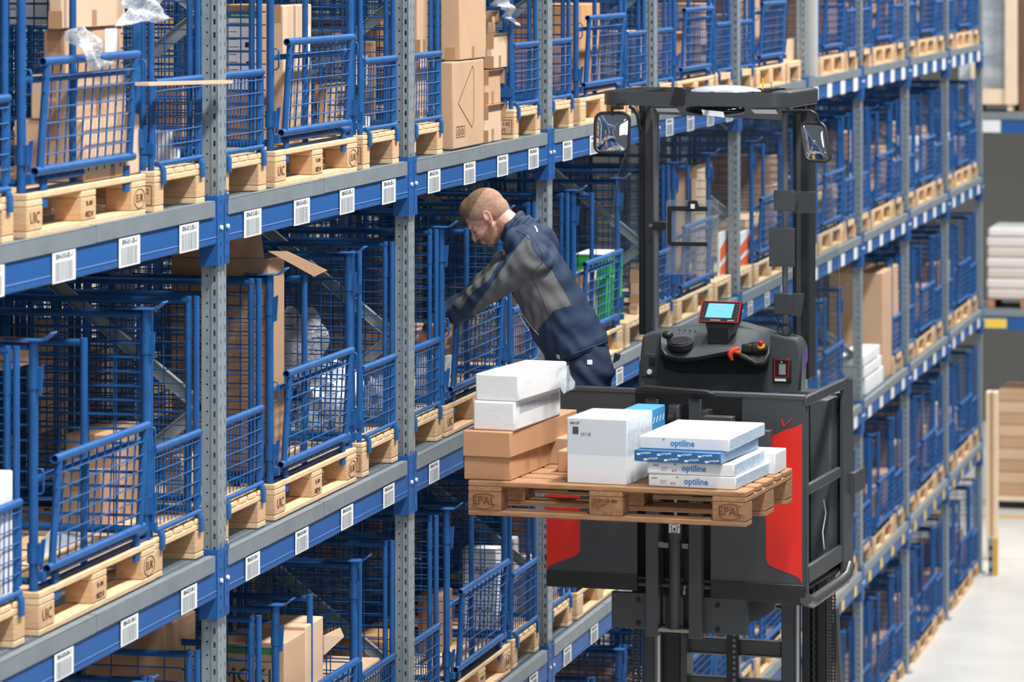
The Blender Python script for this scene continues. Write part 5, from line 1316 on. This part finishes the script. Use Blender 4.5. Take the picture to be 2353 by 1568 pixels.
k.bar(q-r_*.010+u_*.006,q-r_*.006+u_*.001,.003,.001,up=n); k.bar(q-r_*.007+u_*.001,q+r_*.010+u_*.009,.0022,.001,up=n); k.bar(q-r_*.004+u_*.001,q+r_*.008-u_*.003,.0022,.001,up=n); k.build('logo_mark',mat('dark_red_print',(170,36,44),.5),person)
put_text('logo_text','KÜBLER',.0075,INK,q-u_*.0095,r_,u_,person)
patchon('hem_label',(1284,820),.022,.022,mat('light_blue_label',(190,212,226),.6),rot=.2)
seam('reflective_tab',[(1229,521),(1233,527),(1234,534)],.004,PAPER)
# --- trousers and boots
b=MB()
capsule(b,P(1340,815,-.06),P(1352,855,-.07),.118,.118,16,5); capsule(b,P(1340,815,.06),P(1352,855,.07),.118,.118,16,5)
FZ=3.33
for s in (-1,1):
    hp_=P(1345,860,s*.095); kn=Vector((hp_.x-.03,PYC+s*.12,3.86)); an=Vector((hp_.x+.03,PYC+s*.13,3.44))
    capsule(b,hp_,kn,.105,.072,16,5); capsule(b,kn,an,.070,.058,16,5)
def tf(co): return .0035*np.sin(co[:,2]*80+5*np.sin(co[:,0]*20))+.003*np.sin(co[:,0]*60+co[:,2]*41)
TG=XZ([(1262,830),(1326,820),(1332,860),(1330,900),(1290,900)])
tr_=organic('trousers',b,.009,[NAVT,GREYS],person,5,disp=tf,matfn=lambda ce:inpoly(ce,TG)&(np.abs(ce[:,1]-PYC)>.05))
tbv=BVHTree.FromObject(tr_,bpy.context.evaluated_depsgraph_get())
patchon('pocket_label',(1355,833),.024,.022,PAPER,tbv); 
MB().prism([P(1411,812,-.10),P(1424,815,-.11),P(1421,828,-.11),P(1408,836,-.10)],(0,.03,0)).build('pocket_flap',NAVT,person,bevel=.003)
for s in (-1,1):
    b=MB(); ax_=P(1345,860).x+.03; y=PYC+s*.13
    capsule(b,(ax_,y,3.45),(ax_+.01,y,3.39),.056,.056); capsule(b,(ax_+.02,y,3.375),(ax_-.14,y,3.368),.045,.038); capsule(b,(ax_+.03,y,3.36),(ax_-.16,y,3.358),.03,.03)
    organic('boot',b,.008,[BLACKB],person,4)
# watch and bracelet
wd=(WRR-ELR).normalized(); e1=wd.cross(Vector((0,1,0))).normalized(); e2=wd.cross(e1)
c=WRR+wd*.002; MB().path([c+e1*(.033*math.cos(t*.42))+e2*(.033*math.sin(t*.42)) for t in range(15)],.006,6,closed=True).build('watch_strap',BLACKB,person,smooth=60)
MB().cyl(c-Vector((0,.030,0)),c-Vector((0,.043,0)),.021,20).build('wristwatch',BK,person,smooth=40,bevel=.003)
wd=(WRL-ELL).normalized(); e1=wd.cross(Vector((0,1,0))).normalized(); e2=wd.cross(e1); c=WRL+wd*.012; bb=MB()
for t in range(16): q=c+e1*(.033*math.cos(t*.393))+e2*(.033*math.sin(t*.393)); bb.ball(tuple(q),.0062,8,6)
bb.build('bead_bracelet',mat('dark_wood_beads',(88,58,44),.4),person,smooth=60)
# ================================================================ far end: rack across the aisle end
EY=43.9
def E_(px,py): return onY(px,py,EY)
BB=BEAMB
for zc,lab in ((290,'upper'),(742,'lower')):
    a=onY(2262,zc-16,EY); b_=onY(2262,zc+16,EY)
    t=thing('end_rack_beam','blue %s beam of the rack standing across the aisle end'%lab,'beam',(0.0,EY,b_[2]))
    MB().box((-4,0,0),(6,.05,a[2]-b_[2])).build('beam_profile',BB,t)
    MB().box((-4,-.01,a[2]-b_[2]),(7,1.0,a[2]-b_[2]+.080)).build('shelf_board',ZINCL,t)
    if zc==290: p=onY(2278,290,EY); MB().box((p[0]-.10,-.006,.01),(p[0]+.10,-.001,a[2]-b_[2]-.01)).build('beam_label',PAPER,t)
    else: p=onY(2288,742,EY); MB().box((p[0]-.12,-.006,.02),(p[0]+.12,-.001,a[2]-b_[2]-.03)).build('beam_label',YEL,t)
for x in (-4.05,): 
    t=thing('rack_upright','galvanised upright of the rack across the aisle end','upright',(x,EY,0)); MB().box((-.05,0,0),(.05,.07,7)).build('front_post',ZINC,t); MB().box((-.05,1.0,0),(.05,1.07,7)).build('rear_post',ZINC,t)
z1=onY(2262,255,EY)[2]; z2=onY(2262,708,EY)[2]
def ex(px,dy=0): return onY(px,0,EY+dy)[0]
def ez(py,dy=0): return onY(2300,py,EY+dy)[2]
PALEW=mat('new_pale_wood',(236,214,186),.75,0,.05,4)
# upper goods: film wrapped silver bundle on a crate base, pale post, brown boards
cr=thing('wooden_crate','pale wooden crate frame with film-wrapped goods on the upper end shelf','crate',(0,0,0))
MB().box((ex(2225),EY+.02,ez(240)),(ex(2335),EY+.9,ez(205))).build('crate_base',PALEW,cr); MB().box((ex(2310),EY-.02,ez(240)),(ex(2336),EY+.1,ez(-60))).build('crate_post',PALEW,cr); MB().box((ex(2231),EY+.0,ez(180)),(ex(2246),EY+.1,ez(140))).build('crate_post',PALEW,cr)
for x in (2235,2315): MB().box((ex(x),EY+.0,z1),(ex(x+12),EY+.9,ez(240))).build('crate_foot',PALEW,cr)
MB().box((ex(2200),EY+.15,ez(204)),(ex(2309),EY+.85,ez(-60))).build('wrapped_goods',mat('grey_wrapped_bundle',(150,166,182),.25,0,0,2.2,(1,1,3),.8,6,col2=(205,215,226)),cr)
b=thing('board_stack','brown boards standing at the top right corner','boards',(0,0,0)); MB().box((ex(2338),EY+.2,z1),(ex(2380),EY+.9,ez(-60))).build('board_bundle',mat('brown_board_edges',(150,118,88),.8,0,0,3,(6,1,.3),col2=(96,74,56)),b)
# lower goods: white wrapped load
b=thing('wrapped_load','pale pink and white film-wrapped load on the lower end shelf','load',(0,0,0))
for k in range(6):
    y0=545+24*k; MB().box((ex(2266+2*(k%2)),EY+.03,ez(y0+24)),(ex(2420),EY+.9,ez(y0))).build('wrapped_layer',mat('pale_wrapped_layer_%d'%(k%2),((226,216,216),(214,202,196))[k%2],.4),b,bevel=.03,seg=3)
MB().box((ex(2270),EY+.02,ez(545)),(ex(2420),EY+.9,ez(524))).build('film_top',WHITE,b,bevel=.03,seg=3)
for x in (2270,2345): MB().box((ex(x),EY+.02,z2),(ex(x+14),EY+.9,ez(690))).build('load_foot',mat('reddish_wood',(186,128,100),.8),b)
# floor goods: brown boxes on a pallet, tall pale boards
b=thing('cardboard_stack','brown cardboard layers on a pallet at the far right floor','boxes',(0,0,0))
for k in range(9):
    y0=898+27*k; MB().box((ex(2292),EY+.06,ez(y0+26.0)),(ex(2440),EY+.9,ez(y0))).build('cardboard_layer',(CARD,CARD2)[k%2],b,bevel=.01)
MB().box((ex(2285),EY+.02,ez(1152)),(ex(2440),EY+.9,ez(1141))).build('pallet_deck',PALEW,b)
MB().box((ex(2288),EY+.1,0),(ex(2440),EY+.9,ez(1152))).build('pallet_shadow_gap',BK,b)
b=thing('board_bundle','tall pale boards standing beside the last upright at the far end','boards',(0,0,0))
for k,(x0,x1,m) in enumerate(((2268,2277,PALEW),(2277.5,2284,CARDO),(2284.5,2292,PALEW))): MB().box((onY(x0,0,40.3)[0],40.2,0.004),(onY(x1,0,40.3)[0],40.4,onY(2280,900,40.3)[2])).build('tall_board',m,b)
# upright guard
t=thing('upright_guard','grey and yellow steel guard at the foot of the last upright','guard',(0,0,0))
gy=39.2; x0,x1,x2=[onY(v,0,gy)[0] for v in (2271,2282,2291)]; zt=onY(2280,1238,gy)[2]
MB().box((x0,gy,0),(x1,gy+.12,zt)).build('guard_plate',ZINC,t); MB().box((x1,gy,0),(x2,gy+.12,zt)).build('yellow_edge',mat('guard_yellow',(226,176,54),.5),t)
for k in range(3): c=onY(2276,1260+25*k,gy); MB().cyl((c[0],gy-.01,c[2]),(c[0],gy+.0,c[2]),.02,10).build('bolt',BK,t)
